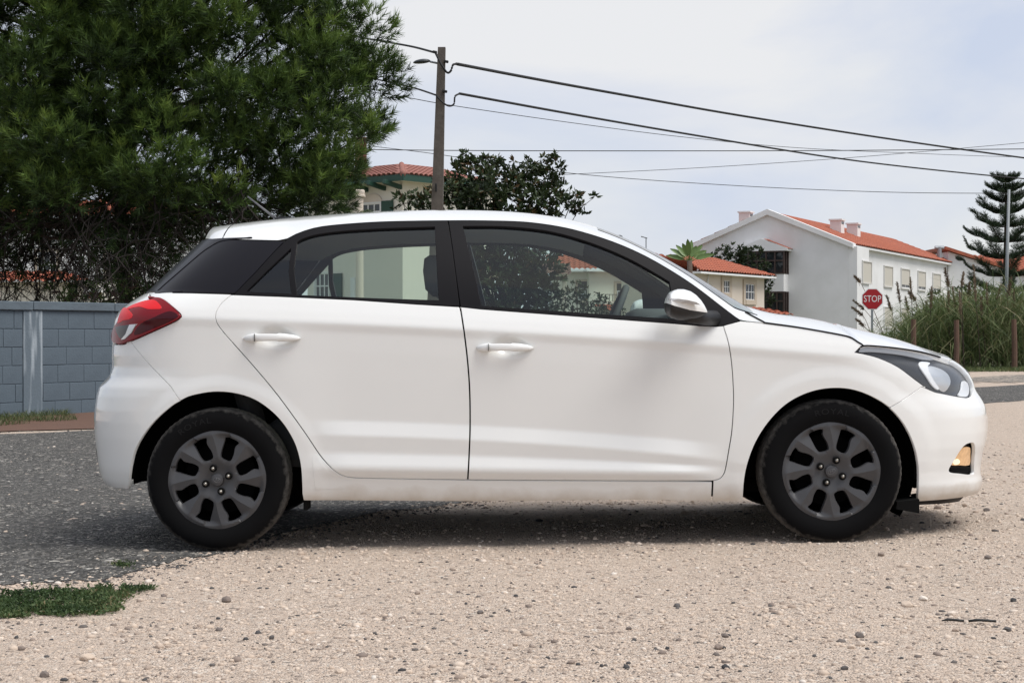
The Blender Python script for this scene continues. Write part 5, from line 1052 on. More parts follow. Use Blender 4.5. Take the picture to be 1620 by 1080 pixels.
# ---- door frames and panes
rg_top = cr([(470, 383), (480, 377.5), (500, 371.5), (540, 366), (600, 362), (640, 360.5), (688, 359)], 4)
P_rfr = tr([(372, 464), (405, 431), (437, 396), (453, 380.5)]+cr([(453, 380.5), (470, 370.5), (500, 360.8), (540, 355.8), (600, 351.8), (660, 350.2), (708, 349.7)], 4)[1:]+[(715, 390), (721.5, 440), (727, 484)]+belt_rd[::-1][1:])
G_r = tr([(470, 466.5)]+rg_top+[(690, 400), (692, 440), (694, 475), (600, 472)])
G_q = tr([(389, 461.5), (425, 426), (460.5, 393), (461, 464.5)])
rfr = panel('window_frame', P_rfr, M_black, rdoor, holes=[G_r, G_q], inset=.001, off=.002, g=(.015, .015), thick=.022)
panel('window_pane', G_r, M_glass, rdoor, inset=-.004, off=-.009, g=(.04, .03), thick=0)
panel('quarter_window', G_q, M_glass, rdoor, inset=-.004, off=-.009, g=(.04, .03), thick=0)
fg_top = cr([(732, 358), (790, 358.3), (840, 362), (880, 368.5), (920, 379.5), (960, 394), (1000, 412), (1040, 434.5), (1059, 446)], 4)
P_ffr = tr([(710, 349.7)]+cr([(760, 349.7), (820, 351.2), (860, 355.3), (900, 362.3), (940, 373.3), (980, 387.4), (1020, 405.4), (1060, 427.8), (1100, 453.8), (1140, 484.3), (1170, 507)], 4)+[(1158, 511.5), (1145, 514.5), (1133, 515.3)]+belt_fd[::-1][2:]+[(722.5, 440), (716, 390)])
G_f = tr([(762, 484)]+[(745, 410)]+fg_top+[(1064, 475), (1067, 504.5), (960, 497.5), (850, 490)])
ffr = panel('window_frame', P_ffr, M_black, fdoor, holes=[G_f], inset=.001, off=.002, g=(.015, .015), thick=.022)
panel('window_pane', G_f, M_glass, fdoor, inset=-.004, off=-.009, g=(.04, .03), thick=0)
# ---- door handles
def handle(par, cx, cy, w=91):
    (s0, z0), = tr([(cx, cy)]); k = w/2/378
    for sd, p in zip((-1, 1), par):
        n = 26; V = []; F_ = []; m = 12
        for i in range(n):
            t = -1+2*i/(n-1); x = s0+t*k; e = math.sqrt(max(1-abs(t)**3.2, 0)); hh = .0185*e*(1-.12*t)
            gap = smooth(.30, .42, abs(t+.08)) if -.6 < t < .9 else 1.0
            yo = float(S(x, z0)[1]); lift = -.030-.009*(1-t*t); dep = .034*(gap)+.012*(1-gap); dep = max(dep*max(e, .3), .004)
            zc = z0-.010*t*0+.004*(1-t*t)
            for j in range(m):
                q = 2*math.pi*j/m; cy_, sz = math.cos(q), math.sin(q); cy_ = math.copysign(abs(cy_)**.7, cy_); sz = math.copysign(abs(sz)**.7, sz)
                V.append((x, (yo+lift*max(e, .15)+dep/2+dep/2*cy_)*(-sd)*1.0 if False else (yo+lift*max(e, .15)+dep/2+dep/2*cy_)*(1 if sd < 0 else -1), zc+hh*sz*(.80 if t > -.48 and gap < .5 else 1)))
        for i in range(n-1):
            for j in range(m): a = (i*m+j, i*m+(j+1) % m, (i+1)*m+(j+1) % m, (i+1)*m+j); F_.append(a if sd > 0 else a[::-1])
        F_ += [tuple(range(m)), tuple((n-1)*m+j for j in range(m))]
        h = obj('door_handle', V, F_, M_paint, p)
        # key-cover joint line near the rear end
        x = s0-.56*k; yo = float(S(x, z0)[1]); b = MB(); b.box((x, (yo-.031)*(1 if sd < 0 else -1), z0+.003), (.0016, .022, .031), .0005); b.build('handle_joint', M_rub, p)
handle(rdoor, 430, 535); handle(fdoor, 798.5, 550.5)

# ---- roof, spoiler, pillars, windscreen: sections across the car from the side rail to the centre line
rp = cr(rail[:5], 3)[:-1]+cr(rail[4:-1], 4)+[rail[-1]]
rsz = tr(rp); RX, RY, RZ = S(np.array([a for a, b in rsz]), np.array([b for a, b in rsz]))
i = np.argsort(RX); RX, RY, RZ = RX[i], RY[i], RZ[i]
sil = [(321, 363), (330, 360.3), (366, 355), (440, 346), (520, 339), (600, 334.8), (660, 332.6), (720, 332), (780, 333), (840, 336.5), (900, 346), (920, 350.5), (943, 357), (960, 362), (1000, 379), (1060, 411), (1100, 435), (1140, 459), (1180, 484), (1196, 490), (1215, 495.5), (1250, 498.5), (1280, 503), (1340, 516), (1400, 531), (1440, 543), (1480, 557), (1498, 564.5)]
SPX, SPY = np.array(sil).T
def fit_top(x, yr, zr, p):
    t = np.linspace(0, 1, 60); y = yr*t; lo, hi = zr-.02, zr+.5
    for _ in range(34):
        zc = (lo+hi)/2; z = zr+(zc-zr)*(1-t**p); d = y-CAMY; px = CX+F*x/d; py = CY-F*(z-CAMH)/d
        if (py-np.interp(px, SPX, SPY)).min() < 0: hi = zc
        else: lo = zc
    return zc
XH = float(at(943, 357, 7.5).x); XT = RX[0]; XC = RX[-1]
def sections(xs, p):
    yr = np.interp(xs, RX, RY); zr = np.interp(xs, RX, RZ); zc = np.array([fit_top(x, a, b, q) for x, a, b, q in zip(xs, yr, zr, np.broadcast_to(p, xs.shape))])
    zs2 = zc.copy()
    for _ in range(3): zs2[3:-3] = np.convolve(zs2, np.ones(7)/7, 'valid')
    return yr, zr, zs2
xs_top = np.unique(np.concatenate([np.linspace(XT, XC, 90)])); p_top = 3.0-.9*smooth(XH-.25, XH+.25, xs_top)
TY, TZ, TC = sections(xs_top, p_top)
def top_pt(x, v, dn=0):
    """v=0 rail .. 1 centre line"""
    yr = np.interp(x, xs_top, TY); zr = np.interp(x, xs_top, TZ); zc = np.interp(x, xs_top, TC); p = np.interp(x, xs_top, p_top)
    t = 1-v; return np.array([x+0*v, yr*t, zr+(zc-zr)*(1-np.abs(t)**p)-dn])
def strip(name, xs, v0, v1, m, parent, nv=14, dn=0, join=True, bias=1.5, bottom=False, tail=False):
    """part of the roof skin between rails v0(x)..v1(x); both halves in one mesh when join"""
    xs = np.asarray(xs); res = []
    def half(sd):
        V = []; 
        for x in xs:
            a = v0(x) if callable(v0) else v0; b = v1(x) if callable(v1) else v1
            for j in range(nv): q = top_pt(x, a+(b-a)*(j/(nv-1))**bias, dn); V.append((q[0], q[1]*(-sd), q[2]))
        Fq = [(i*nv+j, (i+1)*nv+j, (i+1)*nv+j+1, i*nv+j+1) for i in range(len(xs)-1) for j in range(nv-1)]
        return V, [f if sd < 0 else f[::-1] for f in Fq]
    V1, F1 = half(-1); V2, F2 = half(1)
    if join:
        # share the centre-line vertices by welding afterwards
        bm = bmesh.new(); vs_ = [bm.verts.new(p) for p in V1+V2]; bm.verts.ensure_lookup_table()
        for f in F1+[tuple(i+len(V1) for i in f) for f in F2]: bm.faces.new([vs_[i] for i in f])
        if bottom:
            for sd, o in ((0, 0), (1, len(V1))):
                pass
        bmesh.ops.remove_doubles(bm, verts=bm.verts[:], dist=1e-5)
        if tail:                                              # closed spoiler: back face and underside
            be = [e for e in bm.edges if e.is_boundary]; r = bmesh.ops.holes_fill(bm, edges=be, sides=0)
            for f in r['faces']: f.smooth = False
        me = bpy.data.meshes.new(name); bm.to_mesh(me); bm.free(); me.materials.append(m)
        for pl in me.polygons: pl.use_smooth = len(pl.vertices) <= 4
        me.set_sharp_from_angle(angle=R(50)); return link(name, me, parent)
    return [obj(name, V1, F1, m, parent), obj(name, V2, F2, m, parent)]
XS = float(np.interp(356, [340, 372], [at(340, 370, 7.3).x, at(372, 370, 7.3).x]))
roof = strip('roof', np.concatenate([np.linspace(XS+.004, XH, 46)]), 0, 1, M_paint, car, nv=22)
strip('roof_spoiler', np.linspace(XT, XS-.002, 10), 0, 1, M_paint, car, nv=22, tail=True)
def v_pillar(x): return .02+.10*float(smooth(XC+.02, XH-.4, x))+.07*0
VP = lambda x: min(.95, .145/max(abs(float(np.interp(x, xs_top, TY))), .1)*1.0)
strip('windscreen_pillar', np.linspace(XH, XC, 40), 0, VP, M_paint, car, nv=8, join=False, bias=1)
strip('windscreen_trim', np.linspace(XH, XC, 40), VP, lambda x: VP(x)+.035, M_rub, car, nv=4, join=False, bias=1)
strip('pillar_trim', np.linspace(XH-.05, XC-.02, 30), .015, lambda x: VP(x)+.01, M_in, car, nv=6, join=False, bias=1, dn=.022)
strip('windscreen', np.linspace(XH+.002, XC, 40), lambda x: VP(x)+.03, 1, M_wind, car, nv=18, dn=.003)
strip('headliner', np.linspace(XT+.10, XH-.02, 30), .02, 1, M_liner, car, nv=14, dn=.035)
# ---- bonnet
hp = cr(hood_l, 3); hsz = tr(hp)+tr(head_up[::-1][4:-1])+tr([(1502, 570)])
f0 = (hsz[-1][0]-X0F)/LF; hsz += [(sF(f), zt[1]+.003) for f in np.linspace(f0+.02, .999, 14)]
HX, HY, HZ = S(np.array([a for a, b in hsz]), np.array([b for a, b in hsz])); HZ = HZ+.002
hc = []; xl = at(1490, 560, 7.5).x
for x, y, z in zip(HX, HY, HZ):
    hc.append(fit_top(x, y, z, 2.3) if x < xl else None)
kn = [k for k, v in enumerate(hc) if v is not None][-1]
for k in range(kn+1, len(hc)):
    t = (HX[k]-HX[kn])/(HX[-1]-HX[kn]); hc[k] = HZ[k]+(hc[kn]-HZ[kn])*math.sqrt(max(1-t*t, 0))
hc = np.array(hc)
for _ in range(4): hc[1:-1] = (hc[:-2]+hc[1:-1]*2+hc[2:])/4
V = []; nv = 16
HS = [(HX[0]-.10, HY[0], HZ[0]+.004, hc[0]+.004)]+[(a, b, c, d) for a, b, c, d in zip(HX, HY, HZ, hc)]
for x, y, z, zc in HS:
    yy = y+.0035 if abs(y) > .02 else y
    V.append((x, yy, z-.02))
    for j in range(nv): t = 1-(j/(nv-1))**1.4; V.append((x, yy*t, z+(zc-z)*(1-t**2.3)))
nn = nv+1; Fq = [(i*nn+j, (i+1)*nn+j, (i+1)*nn+j+1, i*nn+j+1) for i in range(len(HS)-1) for j in range(nv)]
bm = bmesh.new(); a = [bm.verts.new(v) for v in V]; b = [bm.verts.new((v[0], -v[1], v[2])) for v in V]
for f in Fq:
    for q in ([a[i] for i in f], [b[i] for i in f[::-1]]):
        try: bm.faces.new(q)
        except ValueError: pass
bmesh.ops.remove_doubles(bm, verts=bm.verts[:], dist=2e-4)
me = bpy.data.meshes.new('bonnet'); bm.to_mesh(me); bm.free(); me.materials.append(M_paint)
me.polygons.foreach_set('use_smooth', [True]*len(me.polygons)); me.set_sharp_from_angle(angle=R(40)); link('bonnet', me, car)
# black tubes standing in for the shade of the deep shut lines round the bonnet
for sd in (-1, 1):
    b = MB(); k = len(hp)+len(head_up)-6; b.tube([(x, (y-.0005)*(-sd), z-.001) for x, y, z in zip(HX[:k], HY[:k], HZ[:k])], .0036, 6); b.build('bonnet_gap_shade', M_rub, car, True)
    q0 = np.array([np.interp(XC-.045, RX, RX), 0, 0]); tp0 = top_pt(XC-.06, .16); b = MB(); b.tube([(HX[0], (HY[0]-.001)*(-sd), HZ[0]), (XC-.03, top_pt(XC-.03, .09)[1]*(-sd), top_pt(XC-.03, .09)[2]+.002), (tp0[0], tp0[1]*(-sd), tp0[2]+.002)], .004, 6); b.build('bonnet_gap_shade', M_rub, car, True)
b = MB(); b.box(((HX[0]+XC)/2-.06, 0, HZ[0]-.03), (.34, 1.42, .03), .01); b.build('cowl_panel', M_black, car)
# ---- headlights
HO = tr(head_lo+head_fr[1:]+head_up[1:-1])
hlamp = panel('headlight', HO, M_house, car, off=-.020, inset=.001, g=(.012, .010), thick=.03)
panel('headlight_lens', HO, M_lens, hlamp, off=.001, inset=.0028, g=(.012, .010), thick=0)
def hpatch(name, pts, m, off, thick=.006, n=3, disp=None): return panel(name, tr(cr(pts, n, True)), m, hlamp, off=off, inset=0, g=(.008, .007), thick=thick, disp=disp)
hpatch('light_guide', [(1457, 571), (1463, 569), (1474, 570.5), (1471, 576), (1474, 588), (1482, 603), (1489, 613), (1487, 615.5), (1479, 609), (1469, 594), (1460, 580)], M_drl, -.012)
(s1, z1), = tr([(1494, 598)])
hpatch('reflector', [(1474, 575), (1486, 577), (1498, 583), (1506, 591), (1509, 602), (1505, 613), (1498, 619), (1488, 612), (1478, 595), (1472, 583)], M_refl, -.017, disp=lambda P, s, z: .005*np.maximum(0, 1-((s-s1)/.075)**2-((z-z1)/.06)**2))
hpatch('light_guide', [(1527, 602), (1534, 604), (1537, 615), (1534, 624), (1525, 625), (1520, 623), (1525, 616)], M_drl, -.010)
hpatch('lamp_trim', [(1372, 549.5), (1420, 554), (1460, 561), (1478, 567), (1462, 567), (1420, 560), (1380, 556), (1360, 556)], mat('lamp_bezel', (.30, .31, .33), rough=.3, coat=.5), -.004, thick=.002)
# ---- fog lamp recess
M_fog = mat('fog_lamp', (.75, .50, .28), rough=.18, metal=.4, emis=(1, .60, .30, .22), vary=(60, .7, (.35, .22, .12)))
fg = panel('fog_lamp_surround', fogo, M_black, fbump, off=-.028, inset=-.004, g=(.012, .010), thick=0)
for sd_p in [fg]:
    panel('fog_lamp', tr(cr([(1509, 736), (1516, 724), (1525, 712), (1533, 709.5), (1540.5, 709.5), (1541, 722), (1540, 736), (1525, 736.5)], 2, True)), M_fog, fbump, off=-.016, inset=0, g=(.01, .008), thick=.01)
    panel('fog_bulb', tr(cr([(1513, 732), (1516, 728), (1521, 727), (1524, 731), (1521, 735), (1515, 735.5)], 2, True)), mat('lit_bulb', (.9, .8, .6), .2, emis=(1, .74, .42, .55)), fbump, off=-.0145, inset=0, g=(.006, .006), thick=.003)
    for kk in range(3):
        panel('surround_rib', tr([(1506+kk*1.0, 740+kk*2.6), (1540, 739.5+kk*3.2), (1540, 740.8+kk*3.2), (1506+kk, 741.4+kk*2.6)]), M_rub, fbump, off=-.010, inset=0, g=(.012, .004), thick=.012)
panel('lower_grille', [(sF(1), .41), (sF(.81), .41), (sF(.70), .36), (sF(.68), .26), (sF(.73), .23), (sF(1), .23)], M_black, fbump, join=True, off=-.03, inset=0, thick=0)
for zz in (.265, .295, .325, .355):
    panel('grille_bar', [(sF(1), zz), (sF(.76), zz), (sF(.76), zz+.008), (sF(1), zz+.008)], M_rub, fbump, join=True, off=-.012, inset=0, thick=.015)
panel('upper_grille', [(sF(1), zt[1]-.045), (sF(.74), zt[1]-.04), (sF(.72), zt[1]-.05), (sF(.78), zt[1]-.066), (sF(1), zt[1]-.07)], M_gloss, fbump, join=True, off=.002, inset=0, thick=.004)
panel('number_plate', [(sF(1), .52), (sF(.83), .52), (sF(.83), .41), (sF(1), .41)], mat('plate_white', (.7, .7, .68), .4), fbump, join=True, off=.008, inset=0, thick=.008)
panel('chin_spoiler', [(a, b) for a, b in tr([(1452, 794), (1500, 790.5), (1527, 787), (1520, 796), (1480, 800), (1455, 801)])], M_black, fbump, off=-.01, inset=0, thick=.05)
panel('bumper_grille', [(float(sR(1, z)), z) for z in (.30, .40)]+[(float(sR(.68, .395)), .395), (float(sR(.66, .385)), .385), (float(sR(.68, .30)), .30)], M_black, rbump, join=True, off=.002, inset=0, thick=.004)
# ---- inner shell, wheel wells, floor
def shell(z0, z1, off, m, name, f=None, ns=120, nz=14):
    g = np.linspace(0, 1, ns); V = []
    for k in range(nz):
        z = z0+(z1-z0)*k/(nz-1); a, b_ = float(sR(1, z)), sF(1); s = a+(b_-a)*g; zz = np.minimum(np.full(ns, z), 9)
        n = snorm(s, zz); V.append(np.array(S(s, zz)).T-n*off)
    V = np.array(V); ok = np.ones((nz, ns), bool)
    for cx, cz in ((XR, ZR), (XF, ZF)): ok &= np.hypot(V[..., 0]-cx, V[..., 2]-cz) > .36
    if f is not None: ok &= f(V)
    F_ = [(k*ns+i, k*ns+i+1, (k+1)*ns+i+1, (k+1)*ns+i) for k in range(nz-1) for i in range(ns-1) if ok[k, i] and ok[k, i+1] and ok[k+1, i] and ok[k+1, i+1]]
    V = V.reshape(-1, 3); n = len(V)
    return obj(name, np.concatenate([V, V*[1, -1, 1]]), F_+[tuple(i+n for i in q[::-1]) for q in F_], m, car)
shell(.275, 1.04, .032, M_under, 'inner_body', lambda V: (V[..., 2] < np.where(V[..., 0] < 1.0, np.polyval(P_BE, V[..., 0])-.03, .93-.20*np.maximum(V[..., 0]-1.1, 0)-.02)), nz=40)
b = MB(); b.box((.03, 0, .235), (3.2, 1.06, .06), .02); b.box((.04, 0, .235), (1.75, 1.50, .06), .02); b.box((-1.60, 0, .30), (.30, 1.1, .08), .03); b.build('underbody', M_under, car)
# ---- wheel arch liners
for cx, cz in ((XR, ZR), (XF, ZF)):
    for sd in (-1, 1):
        q0_, q1_ = (-.10, 1.035) if cx < 0 else (-.19, 1.06); V = []; F_ = []; n = 28; ring = [(.378, .71), (.372, .58), (.05, .56)]
        for i in range(n+1):
            q = math.pi*(q0_+(q1_-q0_)*i/n)
            for r_, y in ring: V.append((cx+r_*math.cos(q), sd*y, cz+r_*math.sin(q)+.012))
        for i in range(n):
            for j in range(2): f = (i*3+j, (i+1)*3+j, (i+1)*3+j+1, i*3+j+1); F_.append(f)
        obj('wheel_arch_liner', V, F_, M_under, car)
for sd in (-1, 1): b = MB(); b.box((XF+.385, sd*.60, .335), (.02, .17, .20), .004); b.build('wheel_arch_liner', M_under, car)
for px, py, h_, xx in ((1437, 793, .05, 0),):
    for sd in (-1, 1):
        c = at(px, py, 7.05); b = MB(); b.prism([(-.05, 0), (.042, .012), (.042, -.048), (-.055, -.03)], -.10, .04, Matrix.Translation((c.x, sd*.76, c.z)) @ Matrix.Rotation(R(90), 4, 'X')); b.build('mud_flap', M_rub, car)
for sd in (-1, 1):
    c = at(484, 797, 7.05); b = MB(); b.box((c.x, sd*.74, c.z+.005), (.02, .10, .06), .004); b.build('mud_flap', M_rub, car)

# ---- wheels
M_tyre = bpy.data.materials.new('tyre_rubber'); M_tyre.use_nodes = True
def tyre_mat(m):
    nt = m.node_tree; N = nt.nodes; L = nt.links; p = N['Principled BSDF']; p.inputs['Roughness'].default_value = .8; p.inputs['Specular IOR Level'].default_value = .10
    tc = N.new('ShaderNodeTexCoord'); sx = N.new('ShaderNodeSeparateXYZ'); L.new(tc.outputs['Object'], sx.inputs[0])
    cb = N.new('ShaderNodeCombineXYZ'); L.new(sx.outputs[0], cb.inputs[0]); L.new(sx.outputs[2], cb.inputs[1])
    ln = N.new('ShaderNodeVectorMath'); ln.operation = 'LENGTH'; L.new(cb.outputs[0], ln.inputs[0])
    n = N.new('ShaderNodeTexNoise'); n.inputs['Scale'].default_value = 38; n.inputs['Detail'].default_value = 7; n.inputs['Roughness'].default_value = .65; L.new(tc.outputs['Object'], n.inputs['Vector'])
    a = N.new('ShaderNodeMath'); a.operation = 'MULTIPLY_ADD'; a.inputs[1].default_value = .050; L.new(n.outputs['Fac'], a.inputs[0]); L.new(ln.outputs['Value'], a.inputs[2])
    r = N.new('ShaderNodeMapRange'); r.inputs[1].default_value = .306; r.inputs[2].default_value = .334; r.inputs[4].default_value = .75; L.new(a.outputs[0], r.inputs[0])
    x = N.new('ShaderNodeMix'); x.data_type = 'RGBA'; x.inputs[6].default_value = (.0045, .0045, .005, 1); x.inputs[7].default_value = (.17, .16, .148, 1)
    L.new(r.outputs[0], x.inputs[0]); L.new(x.outputs[2], p.inputs['Base Color'])
tyre_mat(M_tyre)
RT = .300
def tyre_mesh():
    prof = [(.196, .050), (.200, .072), (.206, .082), (.214, .085), (.224, .089), (.240, .0925), (.256, .093), (.270, .0905), (.282, .085), (.290, .078), (.2955, .070), (.2985, .062)]
    grooves = [(.300, .048), (.300, .036), (.2925, .035), (.2925, .027), (.300, .026), (.300, .006), (.2925, .005)]
    prof = prof+grooves; prof = prof+[(r, -y) for r, y in prof[::-1]]
    n = 144; m = len(prof); V = []; F_ = []
    for i in range(n):
        q = 2*math.pi*i/n; sipe = i % 2 == 0
        for j, (r, y) in enumerate(prof):
            rr = r-(.0018 if (sipe and .283 < r and abs(y) > .034 and r > .296) or (sipe and .288 < r < .297 and abs(y) > .06) else 0)
            V.append((rr*math.sin(q), -y, rr*math.cos(q)))
    for i in range(n):
        for j in range(m-1): F_.append((i*m+j, i*m+j+1, ((i+1) % n)*m+j+1, ((i+1) % n)*m+j))
    me = newmesh('tyre', V, F_, M_tyre); me.set_sharp_from_angle(angle=R(32)); return me
def text_mesh(txt, size, extrude, mat_, name='lettering', align='CENTER', space=1.0):
    cu = bpy.data.curves.new('txt', 'FONT'); cu.body = txt; cu.size = size; cu.extrude = extrude; cu.align_x = align; cu.align_y = 'CENTER'; cu.space_character = space; cu.resolution_u = 4
    o = bpy.data.objects.new('txt', cu); COL.objects.link(o); bpy.context.view_layer.update()
    me = bpy.data.meshes.new_from_object(o.evaluated_get(bpy.context.evaluated_depsgraph_get())); bpy.data.objects.remove(o); me.name = name
    me.materials.clear(); me.materials.append(mat_); return me
TM = tyre_mesh()
M_let = mat('tyre_lettering', (.011, .011, .0115), rough=.7, spec=.15)
TXT = text_mesh('ROYAL', .034, .0007, M_let, space=1.15)
for v in TXT.vertices:
    r = .250+v.co.y; q = v.co.x*1.25/.250; v.co = Vector((r*math.sin(q), -.0928-v.co.z+.0*0, r*math.cos(q)))
# wheel cover: disc with eight windows
def cover_mesh():
    def pol(a, r): return (r*math.sin(R(a)), r*math.cos(R(a)))
    outer = [pol(a, .206) for a in np.arange(0, 360, 2.5)]
    hole = cr([pol(*q) for q in ((14, .181), (13, .165), (12.2, .150), (10.8, .125), (10.2, .108), (11.5, .096), (16, .0895), (26, .0865), (34, .0885), (38, .0935), (39, .103), (36.8, .125), (33, .148), (32.4, .162), (33.8, .181), (24, .1845))], 2, True)
    holes = []
    for k in range(8):
        c, s_ = math.cos(R(45*k)), math.sin(R(45*k)); holes.append([(x*c+z*s_, -x*s_+z*c) for x, z in hole])
    kang = lambda r: np.interp(r, [.06, .10, .15, .206], [8, 5, 0, -4])
    lines = [[pol(45*k+kang(r), r) for r in np.linspace(.072, .2, 24)] for k in range(8)]
    vv, ff = tri2d(resample(outer, .006), [resample(h, .0055) for h in holes], .006, .006, lines)
    def hgt(x, z):
        r = np.hypot(x, z); a = np.degrees(np.arctan2(x, z)); k = np.interp(r, [.06, .10, .15, .206], [8, 5, 0, -4]); u = ((a-k+22.5) % 45)-22.5
        rid = -np.abs(u)*r*.0175*.26*smooth(.07, .11, r)*(1-.8*smooth(.17, .20, r))
        wedge = np.where(u > 0, -.12, .08)*np.abs(u)*r*.0175*smooth(.07, .11, r)*(1-smooth(.18, .203, r))
        return .006-.016*smooth(.10, .03, r)+rid+wedge-.004*smooth(.19, .206, r)
    x, z = vv[:, 0], vv[:, 1]; P = np.stack([x, -hgt(x, z), z], 1); F_ = [tuple(f) for f in ff]
    be = boundary(ff); idx = sorted({i for e in be for i in e}); mp_ = {i: k for k, i in enumerate(idx)}; n = len(P); idx = np.array(idx)
    hub = P[idx].copy(); rr = np.hypot(hub[:, 0], hub[:, 2]); inn = rr < .2
    cen = np.zeros((len(idx), 2))
    for a, b in be: t = vv[b]-vv[a]; q = np.array([t[1], -t[0]])/max(np.linalg.norm(t), 1e-9); cen[mp_[a]] += q; cen[mp_[b]] += q
    cen /= np.maximum(np.linalg.norm(cen, axis=1, keepdims=True), 1e-9); bv = P[idx].copy(); bv[:, [0, 2]] += cen*np.where(inn, .0022, .0005)[:, None]; bv[:, 1] += np.where(inn, .0060, .002)   # bevelled edge of every opening
    hub = bv.copy(); hub[:, 1] += .018; B = np.concatenate([P, bv, hub]); k = len(idx)
    for a, b in be: F_.append((b, a, n+mp_[a], n+mp_[b])); F_.append((n+mp_[b], n+mp_[a], n+k+mp_[a], n+k+mp_[b]))
    me = newmesh('wheel_cover', B, F_, M_cover); me.set_sharp_from_angle(angle=R(13)); return me
CM = cover_mesh()
def lathe(prof, n, m, name, ax=1):
    V = []; F_ = []; k = len(prof)
    for i in range(n):
        q = 2*math.pi*i/n
        for r, y in prof: V.append((r*math.sin(q), y, r*math.cos(q)))
    for i in range(n):
        for j in range(k-1): F_.append((i*k+j, i*k+j+1, ((i+1) % n)*k+j+1, ((i+1) % n)*k+j))
    me = newmesh(name, V, F_, m); me.set_sharp_from_angle(angle=R(35)); return me
M_steel = mat('steel_wheel', (.0045, .0045, .005), rough=.7, spec=.08)
RIM = lathe([(.0005, .004), (.085, .004), (.10, .012), (.150, .020), (.165, .045), (.178, .06), (.186, .055), (.196, -.066), (.204, -.073), (.2045, -.078), (.199, -.079), (.190, -.066), (.180, .06), (.150, .085), (.0005, .09)], 64, M_steel, 'wheel')
BOLT = lathe([(.0001, -.017), (.0035, -.0165), (.0062, -.0135), (.0085, -.010), (.0088, .006)], 16, M_bolt, 'wheel_bolt')
BOLTR = lathe([(.0092, .0), (.0098, -.0045), (.0135, -.0055), (.0150, -.002), (.0155, .006), (.0092, .006)], 20, M_rub, 'bolt_recess')
CAP = lathe([(.0001, -.0045), (.018, -.004), (.0245, -.002), (.0262, .003), (.027, .01)], 32, M_capm, 'centre_cap')
EMB = MB(); ov = [(.0155*math.cos(q), .0095*math.sin(q)) for q in np.linspace(0, 2*math.pi, 28)]
EMB.tube([(a, 0, b) for a, b in ov], .0009, 5, False)
for dx in (-.0055, .0055): EMB.tube([(dx-.0028, 0, -.007), (dx+.0028, 0, .007)], .0011, 5)
EMB.tube([(-.0052, 0, -.0008), (.0052, 0, .0008)], .001, 5)
EMBM = newmesh('emblem', EMB.v, EMB.f, mat('emblem_grey', (.16, .16, .165), .35, metal=.6))
for cx, cz, rot in ((XR, ZR, -.39), (XF, ZF, 0.0)):
    for sd in (-1, 1):
        yc = -.742
        wl = link('wheel', RIM, car, (cx, yc*(-sd), cz), (0, 0, 0 if sd < 0 else math.pi))
        link('tyre', TM, wl); link('tyre_lettering', TXT, wl, rot=(0, rot+.0, 0))
        cv = link('wheel_cover', CM, wl, (0, -.080, 0), (0, 0, 0) if rot == 0 else (0, R(-3), 0))
        for k in range(4):
            a = R((24 if rot == 0 else -19)+90*k); p = (.0505*math.sin(a), -.083, .0505*math.cos(a))
            link('wheel_bolt', BOLT, wl, p); link('bolt_recess', BOLTR, wl, p)
        link('centre_cap', CAP, wl, (0, -.083, 0)); link('emblem', EMBM, wl, (0, -.0868, 0), (0, .25 if rot else -.5, 0))
# ---- door mirrors
def mirror(sd):
    """housing in sections from its rear edge forward; the ring of every section starts at the cap's joint line"""
    n, mu, ml = 48, 22, 18; c0 = at(1053, 486, 6.80); c1 = at(1121.5, 490, 6.80); L_ = c1.x-c0.x; VU, VL = [], []
    up = np.array([(0, 478), (.03, 470), (.09, 463.5), (.17, 459.5), (.29, 457), (.44, 457), (.60, 460), (.73, 465.5), (.85, 473.5), (.94, 482), (.985, 488), (1, 491)])
    lo = np.array([(0, 488), (.03, 495), (.09, 500), (.17, 503), (.32, 506), (.5, 506), (.7, 504), (.85, 501), (.95, 498), (1, 495)])
    for i in range(n):
        t = i/(n-1); t = .5-.5*math.cos(math.pi*t); x = c0.x+L_*t; pu, pl_ = np.interp(t, up[:, 0], up[:, 1]), np.interp(t, lo[:, 0], lo[:, 1]); pj = np.interp(t, [0, .14, .55, 1], [479.5, 483.5, 490.5, 494])
        zu_, zl_, zj = at(0, pu, 6.8).z, at(0, pl_, 6.8).z, at(0, min(max(pj, pu+1), pl_-1), 6.8).z; zc, hh = (zu_+zl_)/2, (zu_-zl_)/2; w_ = .100*(1-.80*t**2.4)*min(1, .45+t*6)+.004; yc = -1.0+.055*t
        v = max(-.97, min(.97, (zj-zc)/hh)); qs = math.asin(math.copysign(abs(v)**(1/.8), v))
        def ring(q0, q1, m, g):
            for j in range(m):
                q = q0+(q1-q0)*j/(m-1); a, b = math.cos(q), math.sin(q); a = math.copysign(abs(a)**.75, a); b = math.copysign(abs(b)**.8, b)
                yield (x, (yc-(w_+g)*a)*(1 if sd < 0 else -1), zc+(hh+g*.5)*b)
        VU += list(ring(qs, math.pi-qs, mu, .0012)); VL += list(ring(math.pi-qs, 2*math.pi+qs, ml, 0))
    def fc(m):
        f = [(i*m+j, i*m+j+1, (i+1)*m+j+1, (i+1)*m+j) for i in range(n-1) for j in range(m-1)]+[tuple(range(m-1, -1, -1))]; return f if sd < 0 else [q[::-1] for q in f]
    return VU, fc(mu), VL, fc(ml)
